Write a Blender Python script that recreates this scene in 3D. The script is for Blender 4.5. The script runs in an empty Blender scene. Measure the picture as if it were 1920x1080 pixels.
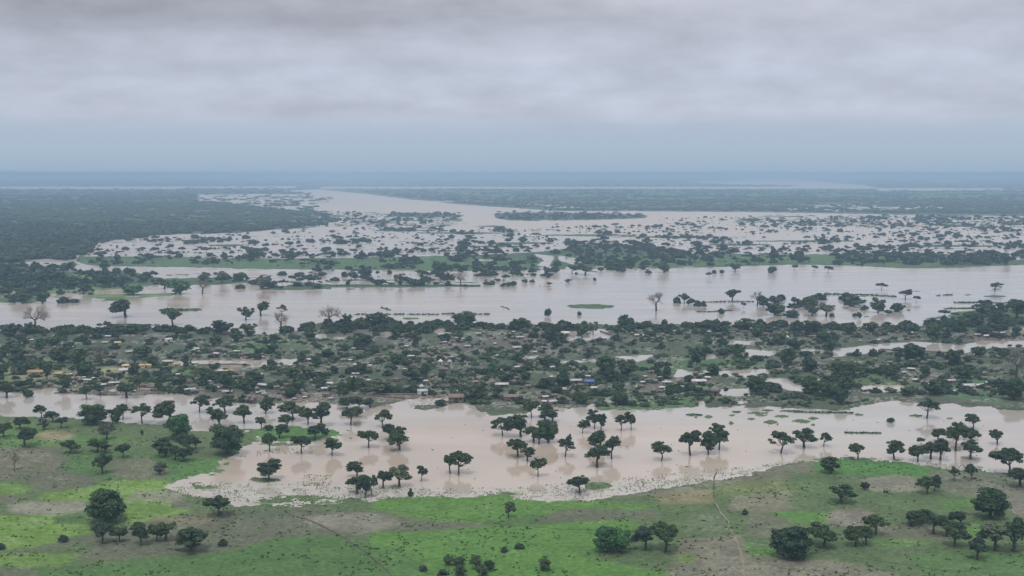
import bpy, math, random
import numpy as np
from mathutils import Vector, Matrix

# ------------------------------------------------------------------ camera, sky, sun, exposure
SC = bpy.context.scene
COL = SC.collection
PW, PH, F, VH, H = 1920.0, 1080.0, 2200.0, 323.0, 180.0   # photo size, focal length in photo px, horizon row, flying height in metres
TH = math.atan((PH/2-VH)/F)
CT, ST = math.cos(TH), math.sin(TH)
cam = bpy.data.cameras.new("camera"); camo = bpy.data.objects.new("camera", cam); COL.objects.link(camo)
cam.sensor_width = 36; cam.lens = 36*F/PW; cam.clip_start = 1; cam.clip_end = 200000
camo.location = (0, 0, H); camo.rotation_euler = (math.pi/2-TH, 0, 0)
SC.camera = camo
SC.view_settings.view_transform = 'Standard'; SC.view_settings.look = 'None'
SC.view_settings.exposure = 0.10; SC.view_settings.gamma = 1
SC.cycles.use_denoising = True
SC.cycles.max_bounces = 5; SC.cycles.diffuse_bounces = 2; SC.cycles.glossy_bounces = 2
SC.cycles.volume_bounces = 1; SC.cycles.transparent_max_bounces = 4
SC.cycles.sample_clamp_indirect = 4

def nodes_of(idb):
    idb.use_nodes = True
    nt = idb.node_tree; nt.nodes.clear()
    return nt
def N(nt, typ, **kw):
    n = nt.nodes.new(typ)
    for k, v in kw.items():
        if k.startswith('i_'): n.inputs[k[2:].replace('_', ' ')].default_value = v
        else: setattr(n, k, v)
    return n
def L(nt, a, b): nt.links.new(a, b)
def ramp(nt, stops, fac=None, interp='LINEAR'):
    n = nt.nodes.new('ShaderNodeValToRGB'); cr = n.color_ramp; cr.interpolation = interp
    while len(cr.elements) > 1: cr.elements.remove(cr.elements[0])
    cr.elements[0].position = stops[0][0]; cr.elements[0].color = tuple(stops[0][1])+(1,)
    for p, c in stops[1:]:
        e = cr.elements.new(p); e.color = tuple(c)+(1,)
    if fac is not None: L(nt, fac, n.inputs[0])
    return n
def mathn(nt, op, a, b=None, clamp=False):
    n = nt.nodes.new('ShaderNodeMath'); n.operation = op; n.use_clamp = clamp
    for i, x in enumerate((a, b)):
        if x is None: continue
        if isinstance(x, (int, float)): n.inputs[i].default_value = x
        else: L(nt, x, n.inputs[i])
    return n.outputs[0]
def mixc(nt, fac, a, b, mode='MIX'):
    n = nt.nodes.new('ShaderNodeMix'); n.data_type = 'RGBA'; n.blend_type = mode
    for s, x in ((n.inputs[0], fac), (n.inputs[6], a), (n.inputs[7], b)):
        if isinstance(x, (int, float)): s.default_value = x
        elif isinstance(x, tuple): s.default_value = x+(1,) if len(x) == 3 else x
        else: L(nt, x, s)
    return n.outputs[2]

SUN_EL, SUN_AZ = 66, 200
W = bpy.data.worlds.new("World"); SC.world = W
nt = nodes_of(W)
out = N(nt, 'ShaderNodeOutputWorld'); bg = N(nt, 'ShaderNodeBackground'); L(nt, bg.outputs[0], out.inputs[0])
sky = N(nt, 'ShaderNodeTexSky', sky_type='NISHITA', sun_disc=False, sun_elevation=math.radians(SUN_EL), sun_rotation=math.radians(SUN_AZ), altitude=200, dust_density=3)
skyc = mixc(nt, 1.0, sky.outputs[0], (0.07, 0.07, 0.07), 'MULTIPLY')
tc = N(nt, 'ShaderNodeTexCoord'); sep = N(nt, 'ShaderNodeSeparateXYZ'); L(nt, tc.outputs['Generated'], sep.inputs[0])
zc = mathn(nt, 'MAXIMUM', sep.outputs[2], 0.0)
# overcast deck: luminance by elevation (dull near the horizon, bright overhead)
deck = ramp(nt, [(0.0, (.350,.460,.580)), (.015, (.395,.500,.625)), (.035, (.430,.515,.640)), (.050, (.500,.545,.650)), (.085, (.500,.545,.655)),
                 (.13, (.530,.555,.645)), (.22, (.62,.62,.67)), (.45, (.92,.91,.94)), (1, (1.30,1.28,1.29))], zc)
# cloud texture on a flat deck seen in perspective
def deckcoord(off, sx, sy, sz):
    zz = mathn(nt, 'ADD', zc, off)
    cx = mathn(nt, 'DIVIDE', sep.outputs[0], zz); cy = mathn(nt, 'DIVIDE', sep.outputs[1], zz)
    cb = N(nt, 'ShaderNodeCombineXYZ'); L(nt, mathn(nt, 'MULTIPLY', cx, sx), cb.inputs[0]); L(nt, mathn(nt, 'MULTIPLY', cy, sy), cb.inputs[1]); cb.inputs[2].default_value = sz
    return cb.outputs[0]
n1 = N(nt, 'ShaderNodeTexNoise', i_Scale=1.0, i_Detail=5, i_Roughness=.5); L(nt, deckcoord(.16, 1.0, 1.1, 3.3), n1.inputs[0])
n2 = N(nt, 'ShaderNodeTexNoise', i_Scale=1.0, i_Detail=6, i_Roughness=.55); L(nt, deckcoord(.28, 4.6, 4.6, 7.1), n2.inputs[0])
fade = N(nt, 'ShaderNodeMapRange'); L(nt, zc, fade.inputs[0]); fade.inputs[1].default_value = .030; fade.inputs[2].default_value = .055
n1c = mathn(nt, 'SUBTRACT', n1.outputs[0], .5); n2c = mathn(nt, 'SUBTRACT', n2.outputs[0], .5)
amp = mathn(nt, 'MULTIPLY', mathn(nt, 'ADD', mathn(nt, 'MULTIPLY', n1c, .36), mathn(nt, 'MULTIPLY', n2c, .62)), fade.outputs[0])
# a heavy dark bank low over the left half of the deck
bank = N(nt, 'ShaderNodeMapRange', interpolation_type='SMOOTHSTEP'); L(nt, zc, bank.inputs[0]); bank.inputs[1].default_value = .092; bank.inputs[2].default_value = .128
lft = N(nt, 'ShaderNodeMapRange', interpolation_type='SMOOTHSTEP'); L(nt, mathn(nt, 'ADD', sep.outputs[0], mathn(nt, 'MULTIPLY', n1c, .6)), lft.inputs[0]); lft.inputs[1].default_value = .05; lft.inputs[2].default_value = -.22
bk = mathn(nt, 'MULTIPLY', mathn(nt, 'MULTIPLY', bank.outputs[0], lft.outputs[0]), -.27)
mul = mathn(nt, 'ADD', mathn(nt, 'ADD', amp, bk), 1.0)
cmb = N(nt, 'ShaderNodeCombineXYZ')
for i in range(3): L(nt, mul, cmb.inputs[i])
clouds = mixc(nt, 1.0, deck.outputs[0], cmb.outputs[0], 'MULTIPLY')
fin = mixc(nt, .90, skyc, clouds)
L(nt, fin, bg.inputs[0]); bg.inputs[1].default_value = 1.0

sun = bpy.data.lights.new("sun", 'SUN'); sun.energy = 1.5; sun.angle = math.radians(10); sun.color = (1, .96, .9)
suno = bpy.data.objects.new("sun", sun); COL.objects.link(suno)
_d = Vector((math.sin(math.radians(SUN_AZ))*math.cos(math.radians(SUN_EL)), math.cos(math.radians(SUN_AZ))*math.cos(math.radians(SUN_EL)), math.sin(math.radians(SUN_EL))))
suno.rotation_euler = _d.to_track_quat('Z', 'Y').to_euler()

# ------------------------------------------------------------------ helpers
RNG = np.random.default_rng(11); random.seed(5)
def ground_pt(u, v):
    """photo position -> point and depth on the ground plane (where that thing stands in the world)"""
    a = (np.asarray(u, float)-PW/2)/F; b = (PH/2-np.asarray(v, float))/F
    t = H/(ST-b*CT)
    return a*t, (CT+b*ST)*t, t
def tag(o, label=None, cat=None, group=None, kind=None):
    if label: o["label"] = label
    if cat: o["category"] = cat
    if group: o["group"] = group
    if kind: o["kind"] = kind
    return o
def mesh_np(name, V, polys, mats=(), smooth=False):
    """polys: list of int arrays (n,k)"""
    me = bpy.data.meshes.new(name)
    V = np.asarray(V, np.float32); me.vertices.add(len(V)); me.vertices.foreach_set('co', V.ravel())
    li = np.concatenate([p.ravel() for p in polys]).astype(np.int32)
    tot = np.concatenate([np.full(len(p), p.shape[1], np.int32) for p in polys])
    st = np.concatenate([[0], np.cumsum(tot)[:-1]]).astype(np.int32)
    me.loops.add(len(li)); me.loops.foreach_set('vertex_index', li)
    me.polygons.add(len(tot)); me.polygons.foreach_set('loop_start', st); me.polygons.foreach_set('loop_total', tot)
    if smooth: me.polygons.foreach_set('use_smooth', np.ones(len(tot), bool))
    me.update(calc_edges=True)
    for m in mats: me.materials.append(m)
    return me
def link(name, me, parent=None):
    o = bpy.data.objects.new(name, me); COL.objects.link(o)
    if parent is not None: o.parent = parent
    return o

# value noise
_T = RNG.random((512, 512)).astype(np.float32)
def vnoise(x, y, seed=0):
    x = x+seed*37.7; y = y+seed*91.3
    xi = np.floor(x).astype(np.int64); yi = np.floor(y).astype(np.int64)
    fx = x-xi; fy = y-yi
    fx = fx*fx*(3-2*fx); fy = fy*fy*(3-2*fy)
    a = _T[xi & 511, yi & 511]; b = _T[(xi+1) & 511, yi & 511]; c = _T[xi & 511, (yi+1) & 511]; d = _T[(xi+1) & 511, (yi+1) & 511]
    return (a*(1-fx)+b*fx)*(1-fy)+(c*(1-fx)+d*fx)*fy
def fnoise(u, D, s, octs=3, seed=0):
    """fractal noise whose grain is s px wide in the photo, isotropic on the ground"""
    a = (u-PW/2)/s; b = np.log(D)*F/s
    r = 0; w = 0; k = 1.0
    for i in range(octs):
        r = r+vnoise(a*2**i, b*2**i, seed+i)*k; w += k; k *= .55
    r = r/w
    return np.clip((r-.5)*1.75+.5, 0, 1)

def inpoly(px, py, poly):
    r = np.zeros(px.shape, bool); n = len(poly)
    for i in range(n):
        x1, y1 = poly[i]; x2, y2 = poly[(i+1) % n]
        if y1 == y2: continue
        c = ((y1 > py) != (y2 > py)) & (px < (x2-x1)*(py-y1)/(y2-y1)+x1)
        r ^= c
    return r

# ------------------------------------------------------------------ ground map
rows = np.concatenate([np.array([324.6, 325.2, 326, 327, 328.5]), np.arange(330, 400, .55), np.arange(400, 560, .8), np.arange(560, 1110, 1.25), np.geomspace(1112, 6000, 40)])
cols = np.concatenate([np.array([-14000, -9000, -6000, -4000, -2600, -1700, -1100, -750, -500]), np.arange(-350, 2272, 1.9), np.array([2400, 2650, 3000, 3600, 4500, 6000, 8000, 11000, 16000])])
R, Cn = len(rows), len(cols)
UU, VV = np.meshgrid(cols, rows)
GX, GY, GT = ground_pt(UU, VV)

T = np.ones((R, Cn), np.float32)           # share of dry land
def paint(A, val, *pts, mix=1.0):
    p = np.array(pts, float)
    y0, y1 = p[:, 1].min(), p[:, 1].max()
    i0, i1 = np.searchsorted(rows, y0), np.searchsorted(rows, y1)+1
    sub = inpoly(UU[i0:i1], VV[i0:i1], [tuple(q) for q in pts])
    a = A[i0:i1]
    if A.ndim == 3: a[sub] = a[sub]*(1-mix)+np.array(val, np.float32)*mix
    else: a[sub] = a[sub]*(1-mix)+val*mix
def rect(A, val, x0, x1, y0, y1, mix=1.0): paint(A, val, (x0, y0), (x1, y0), (x1, y1), (x0, y1), mix=mix)
def blur(A, kr, kc):
    for ax, k in ((0, kr), (1, kc)):
        if k < 1: continue
        pad = [(0, 0)]*A.ndim; pad[ax] = (k, k)
        P = np.pad(A, pad, mode='edge').astype(np.float64)
        c = np.cumsum(P, axis=ax); z = np.zeros_like(np.take(c, [0], axis=ax)); c = np.concatenate([z, c], axis=ax)
        n = A.shape[ax]; w = 2*k+1
        A = (np.take(c, range(w, w+n), axis=ax)-np.take(c, range(0, n), axis=ax))/w
        A = A.astype(np.float32)
    return A
W_ = -400; E_ = 2350
# distant glimmers of water
rect(T, .15, -400, 330, 349.5, 355); rect(T, .30, 330, 560, 349, 354); rect(T, .38, 370, 650, 364, 380)
paint(T, .42, (380,372), (640,372), (650,398), (560,398), (440,385))
rect(T, 0, 600, 1640, 350.2, 354.2); paint(T, 0, (1280,342),(1460,336),(1540,341),(1620,347),(1640,353),(1460,353),(1500,348),(1380,346))
rect(T, .05, 1640, 1880, 353, 357.5); rect(T, .3, 1740, 1800, 338, 341); rect(T, .15, 1880, E_, 356, 358)
paint(T, .52, (1470,385),(1600,383),(1780,386),(1760,396),(1600,398),(1480,395))
rect(T, .55, 770, 1000, 375, 380)
rect(T, .62, 0, 200, 378, 384, .8); rect(T, .5, 60, 330, 401, 408, .8); rect(T, .45, 30, 150, 446, 452); rect(T, .5, 300, 520, 420, 426); rect(T, .5, -300, 60, 425, 430)

# far arm of the river
paint(T, 0, (530,357),(600,355),(690,364),(770,374),(840,381),(900,386),(960,390),(1050,396),(1200,396),(1440,398),(1600,401),(1760,404),(E_,408),
      (E_,412),(1700,408),(1440,407),(1390,411),(1300,418),(1250,426),(1000,430),(880,434),(780,425),(700,412),(650,402),(610,392),(596,384),(640,373),(600,365))
paint(T, .5, (900,374),(1000,385),(1060,392),(1200,395),(1060,386),(960,378))
paint(T, .47, (590,396),(700,398),(860,405),(880,420),(780,430),(620,432),(560,425),(600,405))
# strip islands on the far arm
paint(T, 1, (925,402),(960,398),(1100,399),(1170,401),(1215,404),(1210,409),(1100,413),(960,414),(930,409)); paint(T, 1, (735,398),(800,399),(875,403),(860,407),(760,407),(730,403))
# drowned woodland, left and right
paint(T, .27, (180,455),(300,440),(450,436),(520,430),(660,424),(800,428),(960,428),(960,482),(620,486),(400,484),(150,486),(170,468))
paint(T, .03, (500,455),(680,450),(700,478),(560,484),(440,470)); paint(T, .03, (540,430),(600,428),(640,440),(560,448))
paint(T, .27, (960,424),(1250,420),(1400,410),(1500,407),(1700,406),(E_,410),(E_,488),(1900,488),(1500,480),(1200,480),(960,482))
paint(T, .04, (1240,455),(1300,452),(1330,475),(1290,480)); paint(T, .03, (1760,432),(1860,430),(1920,455),(E_,455),(E_,470),(1780,462))
rect(T, 0, 1440, 1520, 446, 463)
paint(T, .46, (1450,402),(1700,404),(E_,410),(E_,432),(1650,428),(1450,420),(1340,415))
for x0, x1, y in ((700,800,432),(770,980,437),(860,1010,462),(1000,1230,441),(1150,1400,444),(1300,1480,459),(1400,1600,452),(1620,1900,461),(900,1040,456),(390,470,460),(880,960,424)):
    paint(T, 1, (x0,y),((x0+x1)/2,y-1.6),(x1,y),((x0+x1)/2,y+2))
# middle band: long green islands
paint(T, .40, (0,500),(60,488),(150,490),(400,500),(700,505),(1000,500),(1300,498),(1300,505),(1100,514),(1060,541),(900,538),(700,540),(560,546),(480,547),(440,550),(300,548),(150,560),(0,560))
paint(T, 1, (0,498),(60,500),(130,510),(190,508),(260,512),(300,524),(300,533),(240,540),(160,545),(60,552),(0,552))
paint(T, 1, (128,488),(160,481),(300,481),(480,486),(640,484),(800,481),(930,477),(1000,488),(1015,500),(980,508),(860,508),(640,505),(460,503),(330,500),(180,498),(140,494))
paint(T, 0, (150,496),(220,500),(330,503),(640,508),(640,514),(500,514),(300,512),(200,508))
paint(T, .02, (60,487),(110,483),(125,495),(200,503),(180,507),(90,500)); paint(T, .02, (130,476),(150,478),(142,490),(170,498),(150,496),(120,484))
paint(T, .1, (600,508),(1100,508),(1060,541),(600,541)); 
paint(T, 1, (300,524),(420,520),(480,528),(400,534),(300,536))
paint(T, .9, (540,534),(640,533),(790,533),(900,534),(905,538),(700,539),(540,541)); rect(T, .9, 640, 820, 524.5, 526); rect(T, .8, 700, 900, 529, 531)
paint(T, 1, (900,480),(1040,470),(1110,455),(1200,460),(1290,476),(1420,477),(1560,477),(1700,474),(1860,480),(1905,490),(1860,496),(1800,500),(1700,503),(1600,498),(1500,494),(1400,496),(1300,499),(1200,503),(1150,502),(1080,492),(980,492))
paint(T, 0, (1000,476),(1040,480),(1030,500),(1005,498),(1020,488)); paint(T, 0, (1045,478),(1100,488),(1080,496),(1050,490))
rect(T, .1, 895, 960, 486, 489)
# wide river
paint(T, 0, (W_,567),(0,567),(160,566),(215,563),(300,556),(400,546),(480,546),(650,543),(700,541),(900,539),(1060,541),(1080,514),(1150,510),(1300,502),(1500,496),(1600,498),(1700,503),(1800,502),(1900,497),(E_,492),
      (E_,560),(1920,590),(1860,600),(1800,606),(1700,612),(1660,615),(1560,612),(1440,612),(1300,608),(1160,610),(1080,607),(960,608),(920,612),(870,608),(830,612),(700,603),(640,601),(590,607),(560,620),(500,628),(480,627),(400,618),(200,617),(0,619),(W_,619))
paint(T, 0, (130,556),(200,545),(300,541),(330,534),(400,534),(470,530),(480,546),(400,548),(290,552),(215,561),(150,566),(60,565))
paint(T, .1, (0,545),(60,546),(60,556),(0,556))
paint(T, 1, (165,551),(215,552),(330,549.5),(330,552.5),(240,555),(220,563),(150,557)); paint(T, 1, (470,541),(560,540),(640,541),(540,544))
paint(T, 1, (300,580),(320,578),(375,578),(380,583),(330,585),(290,583)); paint(T, 1, (1062,572),(1100,570.5),(1152,572),(1150,576),(1125,580),(1070,577))
for x0, x1, y, h in ((660,840,589.5,.9),(830,920,589,.9),(205,300,609,.8),(1040,1130,574,.5),(1040,1120,581,.4),(715,732,579,1.6),(940,957,577,1.6),(1175,1190,563,.8),(1200,1215,562,.7),
                     (1310,1420,566,1),(1420,1560,561,1),(1305,1380,585,1),(1540,1680,552,1.5),(1560,1640,562,1.4),(1665,1680,575,1),(1700,1740,546,.8),(1755,1800,554,1),(1800,1830,553,1),(1840,1895,556,1.8),
                     (1780,1860,567,1.3),(1850,1920,568,1.5),(1770,1860,578,1.3),(1660,1690,583,1),(1695,1715,582,1.2),(1600,1640,556,1),(1470,1500,578,2),(1500,1600,571,2),(1840,1880,582,1.6),(690,740,593,1.2),(740,800,597,1.2),
                     (1400,1480,572,1),(1900,1950,532,.7),(1850,1890,542,.7),(850,980,712,1)):
    paint(T, .97, (x0,y),((x0*2+x1)/3,y-h),((x0+x1*2)/3,y-h*.8),(x1,y),((x0+x1)/2,y+h))
paint(T, .33, (1400,560),(1500,560),(1660,575),(1700,590),(1560,600),(1450,596),(1440,585),(1400,580)); paint(T, .5, (1640,602),(1720,600),(1790,585),(1800,598),(1790,606))
paint(T, .75, (1780,585),(1840,580),(1920,570),(E_,560),(E_,600),(1860,602),(1800,604))
# pools inside the village
def pool(val, *pts): paint(T, val, *pts)
pool(0,(300,680),(340,676),(480,676),(560,672),(552,683),(480,690),(455,687),(300,685)); pool(.25,(240,720),(300,724),(300,732),(240,731)); pool(.3,(60,728),(180,730),(230,728),(225,735),(150,734),(60,736))
pool(.1,(588,628),(612,626),(616,640),(596,636)); pool(.15,(622,630),(655,631),(650,638),(625,637)); pool(.1,(720,622),(735,620),(732,632),(722,633)); pool(.05,(805,618),(832,616),(840,622),(828,630),(812,622))
pool(.35,(860,624),(960,622),(960,627),(860,628)); pool(.35,(1040,622),(1130,618),(1150,628),(1140,640),(1060,638)); pool(.1,(1112,617),(1145,616),(1145,622),(1112,624))
pool(.05,(970,668),(1012,666),(1000,673),(974,673)); pool(.02,(1145,668),(1230,665),(1205,676),(1192,679),(1165,672)); pool(.3,(1050,676),(1120,672),(1120,680),(1050,682))
pool(.1,(1318,668),(1340,664),(1345,673),(1320,674)); pool(.35,(1320,640),(1440,637),(1420,648),(1330,646)); pool(.2,(1395,655),(1460,657),(1458,664),(1425,672),(1400,668)); pool(.3,(1500,655),(1550,654),(1545,664),(1505,665))
pool(.05,(1345,696),(1380,694),(1440,692),(1442,703),(1400,708),(1346,703)); pool(.15,(1435,710),(1470,708),(1512,728),(1500,737),(1460,728),(1430,720)); pool(.1,(1330,732),(1360,728),(1405,728),(1412,742),(1380,744),(1345,742)); pool(.15,(1368,752),(1400,750),(1402,760),(1370,760))
pool(.05,(1640,645),(1720,640),(1800,646),(1835,640),(E_,638),(E_,655),(1860,652),(1800,664),(1750,662),(1690,658),(1620,664),(1560,670),(1560,656)); pool(.55,(1640,655),(1760,660),(1740,664),(1650,660))
pool(.05,(1614,724),(1650,722),(1694,722),(1700,732),(1640,738),(1616,738)); pool(.2,(1775,730),(1795,729),(1794,734),(1776,734)); pool(.2,(1810,728),(1820,727),(1820,732),(1808,733)); pool(.4,(1850,620),(1920,612),(E_,612),(E_,628),(1860,628))
pool(0,(1187,734),(1192,715),(1202,711),(1198,720),(1196,734)); pool(0,(1304,765),(1316,748),(1322,738),(1328,740),(1322,752),(1322,765)); pool(.3,(1270,690),(1330,705),(1260,708))
# near flood channel
paint(T, 0, (W_,736),(0,736),(130,738),(210,743),(300,739),(360,743),(400,749),(480,756),(560,756),(640,757),(735,761),(745,752),(770,748),(852,747),(880,757),(920,768),(955,770),(1000,757),(1060,768),(1095,763),(1130,750),(1150,745),(1146,751),(1112,760),(1118,768),(1165,771),
      (1250,766),(1330,763),(1440,763),(1500,767),(1570,770),(1640,755),(1680,751),(1740,758),(1800,758),(1850,763),(1920,771),(E_,778),(E_,890),(1920,892),(1890,888),(1830,882),(1780,880),(1700,868),(1600,864),(1540,860),(1500,862),(1452,873),(1440,882),(1400,892),(1340,902),
      (1280,910),(1240,917),(1180,927),(1120,937),(1040,940),(975,937),(930,930),(850,933),(800,931),(740,934),(700,941),(640,948),(600,950),(440,949),(400,937),(345,928),(300,912),(330,905),(345,897),(390,886),(400,870),(445,851),(455,838),(480,828),(480,803),(440,806),(350,808),(300,797),(230,793),(150,785),(0,780),(W_,775))
paint(T, .9, (750,757),(800,752),(840,748),(850,757),(820,766),(760,770),(790,763)); paint(T, .1, (760,755),(800,749),(835,750),(810,760)); paint(T, 1, (885,762),(940,760),(960,766),(1000,762),(1000,775),(920,778),(895,772))
paint(T, 1, (480,803),(560,799),(630,803),(650,816),(620,826),(560,824),(500,828),(480,829))
paint(T, .9, (400,748),(470,748),(560,752),(560,756),(470,757),(420,755)); paint(T, .55, (360,742),(480,748),(470,760),(400,756)); paint(T, .55, (560,752),(740,757),(700,764),(600,760))
paint(T, 1, (465,897),(490,895),(535,898),(530,903),(490,905),(466,902)); paint(T, .9, (725,909),(765,912),(750,915),(728,914)); paint(T, 1, (1060,925),(1090,924),(1100,927),(1070,929)); paint(T, .85, (1095,905),(1135,902),(1150,912),(1120,922),(1095,918))
paint(T, .9, (1130,912),(1240,915),(1240,917.5),(1130,915)); paint(T, .9, (1235,878),(1290,876),(1298,884),(1292,885),(1288,880),(1240,880)); paint(T, .5, (1270,870),(1345,868),(1340,873),(1280,874))
paint(T, .45, (385,884),(400,872),(445,852),(480,846),(470,856),(440,872),(420,888),(395,897)); paint(T, .5, (470,812),(650,806),(665,820),(640,832),(560,838),(480,836)); paint(T, .45, (380,800),(470,800),(470,815),(400,812)); paint(T, .4, (560,800),(690,806),(680,822),(600,826)); paint(T, 1, (485,806),(560,802),(620,806),(632,815),(600,821),(500,825))
paint(T, .6, (345,900),(410,902),(420,918),(360,922)); paint(T, .55, (470,928),(560,925),(680,930),(690,943),(600,949),(480,948)); paint(T, .5, (880,926),(960,918),(1000,932),(930,934)); paint(T, .45, (1300,896),(1440,872),(1460,878),(1400,895),(1330,905)); paint(T, .5, (1440,866),(1560,852),(1700,860),(1700,870),(1560,864),(1450,876))
T0 = T.copy()
for x0, x1, y, h in ((1286,1318,778,2),(1320,1338,782,3),(1365,1380,779,1.5),(1370,1392,773,1.5),(1366,1376,794,3.5),(1428,1450,770,2),(1458,1510,771,2),(1480,1600,774,1.2),(1400,1440,775,1.5),(1415,1440,779,2),(1450,1480,781,2),(1430,1460,792,4),(1485,1520,790,3),
                     (1500,1520,792,2),(1515,1535,785,3),(1400,1418,786,2),(1583,1610,811.5,1.6),(1612,1632,812,1.6),(1636,1653,812.5,2),(1600,1622,778,2),(1705,1730,780,1.5),(1775,1787,785,1.2),(1800,1835,761,3),(1300,1310,783,1),(1520,1530,797,2),(1455,1460,796,2)):
    paint(T, .97, (x0,y),((x0*2+x1)/3,y-h),((x0+x1*2)/3,y-h*.8),(x1,y),((x0+x1)/2,y+h))
# shallows choked with grass along the near shore
SH = np.zeros((R, Cn), np.float32)
paint(SH, 1, (300,905),(345,900),(380,905),(470,906),(560,900),(620,905),(700,905),(800,916),(900,920),(960,914),(1040,908),(1130,900),(1200,893),(1290,884),(1400,874),(1440,870),(1500,858),(1600,855),(1700,858),(1800,870),(1860,880),(1920,884),
      (1920,894),(1830,886),(1700,870),(1600,866),(1540,862),(1450,875),(1400,894),(1280,912),(1180,929),(1040,942),(930,934),(800,934),(700,944),(600,953),(440,952),(345,932))
paint(SH, .6, (240,940),(330,925),(420,935),(440,950),(300,948)); paint(SH, .7, (460,850),(600,838),(640,815),(650,826),(560,835),(480,848),(450,858)); paint(SH, .8, (400,905),(470,890),(470,900),(540,905),(420,912))
_k = np.clip((VV-700)/60, 0, 1); Tb = blur(T, 1, 2)*(1-_k)+blur(T0, 3, 6)*_k; Tb = np.where(T > T0+.01, np.maximum(Tb, T*.95), Tb)
SHb = blur(SH, 5, 10)
nA = fnoise(UU, GY, 26, 4, 1); nB = fnoise(UU, GY, 9, 3, 5)
nz = .55*nA+.45*nB
fine = fnoise(UU, GY, 4.2, 2, 9)
edge = Tb-(.10+.80*nz)
Tsh = .45*SHb
edge = np.where(SHb > .04, np.maximum(edge, Tsh-(.15+.85*(.45*fine+.55*nB))), edge)
Z = np.clip(edge*2.2, -1.2, .55)+np.where(edge > 0, .35*fnoise(UU, GY, 60, 2, 12)*np.clip(edge*3, 0, 1), 0)
Z = Z.astype(np.float32)
print("grid", R, Cn, R*Cn)

def zsample(u, v):
    i = int(np.clip(np.searchsorted(rows, v), 1, R-1)); j = int(np.clip(np.searchsorted(cols, u), 1, Cn-1))
    return float(Z[i-1:i+1, j-1:j+1].max())
def zarr(u, v):
    i = np.clip(np.searchsorted(rows, v), 1, R-1); j = np.clip(np.searchsorted(cols, u), 1, Cn-1)
    return Z[i, j]

# land cover: albedo of soils and grasses where they grow
LUSH=(.105,.188,.040); GRASS=(.072,.125,.047); DULL=(.078,.117,.056); SOIL=(.100,.106,.080); PALE=(.21,.20,.175); ORANGE=(.24,.165,.105); DARK=(.034,.056,.034); MOSS=(.055,.10,.042); CLAY=(.17,.125,.10); REED=(.15,.22,.10)
CV = np.zeros((R, Cn, 3), np.float32); CV[:] = GRASS
rect(CV, (.052,.080,.048), W_-20000, E_+20000, 300, 470); rect(CV, (.05,.085,.045), W_-20000, E_+20000, 470, 620)
rect(CV, (.050,.074,.042), -20000, 20000, 604, 776)
paint(CV, (.058,.10,.05), (600,355),(1100,356),(E_,356),(E_,378),(1100,375),(760,370)); paint(CV, (.07,.10,.06), (400,380),(640,385),(660,420),(520,424),(300,410),(330,395))
paint(CV, (.062,.115,.05), (128,488),(300,481),(800,481),(1000,488),(1015,500),(860,508),(400,503),(140,494)); paint(CV, (.062,.115,.05), (1040,480),(1300,478),(1700,474),(1905,490),(1700,503),(1500,494),(1200,503))
paint(CV, (.11,.16,.06), (140,515),(180,516),(184,524),(140,528)); paint(CV, (.09,.13,.06), (40,505),(58,503),(56,514),(40,516)); rect(CV, (.10,.15,.06), -400, 500, 536, 560)
rect(CV, (.06,.10,.045), -400, 2350, 562, 604)
# village ground
for p, c, m in (([(0,672),(110,672),(130,700),(250,690),(260,720),(120,735),(0,730)],(.12,.15,.055),.9),([(180,692),(230,688),(232,703),(180,706)],(.20,.22,.085),1),([(20,700),(90,700),(85,712),(20,712)],(.17,.19,.08),.9),
    ([(130,706),(210,708),(214,722),(150,722)],(.16,.13,.11),.8),([(300,688),(370,690),(370,702),(300,700)],(.07,.15,.045),1),([(480,620),(500,645),(590,665),(640,660),(630,642),(580,640)],MOSS,1),([(440,645),(505,640),(500,668),(430,664)],(.055,.12,.045),1),
    ([(385,684),(470,686),(440,700),(400,700)],CLAY,.9),([(480,668),(500,660),(500,676),(440,678),(440,668)],(.2,.16,.13),.9),([(835,608),(888,608),(885,622),(835,620)],(.06,.13,.045),1),([(860,622),(900,628),(900,640),(860,634)],(.06,.13,.045),1),
    ([(640,615),(740,618),(720,632),(640,632)],(.12,.11,.10),.8),([(820,640),(960,620),(1160,620),(1160,655),(960,665),(830,655)],(.11,.10,.095),.7),([(760,668),(860,665),(860,674),(760,682)],(.16,.15,.10),.8),([(700,740),(860,737),(850,750),(700,752)],(.13,.095,.08),.85),
    ([(1000,732),(1120,735),(1090,755),(1040,765),(1000,752)],(.11,.10,.08),.8),([(1190,680),(1310,672),(1440,672),(1440,690),(1330,690),(1260,705),(1200,700)],(.052,.12,.045),1),([(1220,705),(1340,700),(1340,720),(1300,735),(1200,735)],(.13,.11,.095),.75),
    ([(1010,685),(1120,688),(1100,700),(1000,700)],(.055,.115,.045),.9),([(1120,768),(1120,758),(1160,752),(1300,745),(1300,762),(1160,772)],(.055,.125,.045),1),([(1300,720),(1440,730),(1440,745),(1320,748)],(.055,.12,.045),.9),
    ([(1300,622),(1660,620),(1760,640),(1600,642),(1400,636)],(.085,.09,.07),.6),([(1500,700),(1720,708),(1720,722),(1580,724)],(.065,.12,.045),.9),([(1700,705),(1765,708),(1765,722),(1700,716)],(.17,.14,.13),.8),([(1800,712),(1870,710),(1900,735),(1900,765),(1760,745)],(.055,.12,.05),.9),
    ([(1445,690),(1500,690),(1495,698),(1445,698)],(.15,.12,.10),.8),([(1820,632),(E_,628),(E_,642),(1820,642)],(.12,.085,.07),.9),([(0,722),(230,722),(420,735),(700,740),(700,752),(400,748),(0,738)],(.085,.08,.06),.8),([(450,740),(620,742),(600,756),(480,752)],(.14,.12,.10),.7)):
    paint(CV, c, *p, mix=m)
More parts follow.
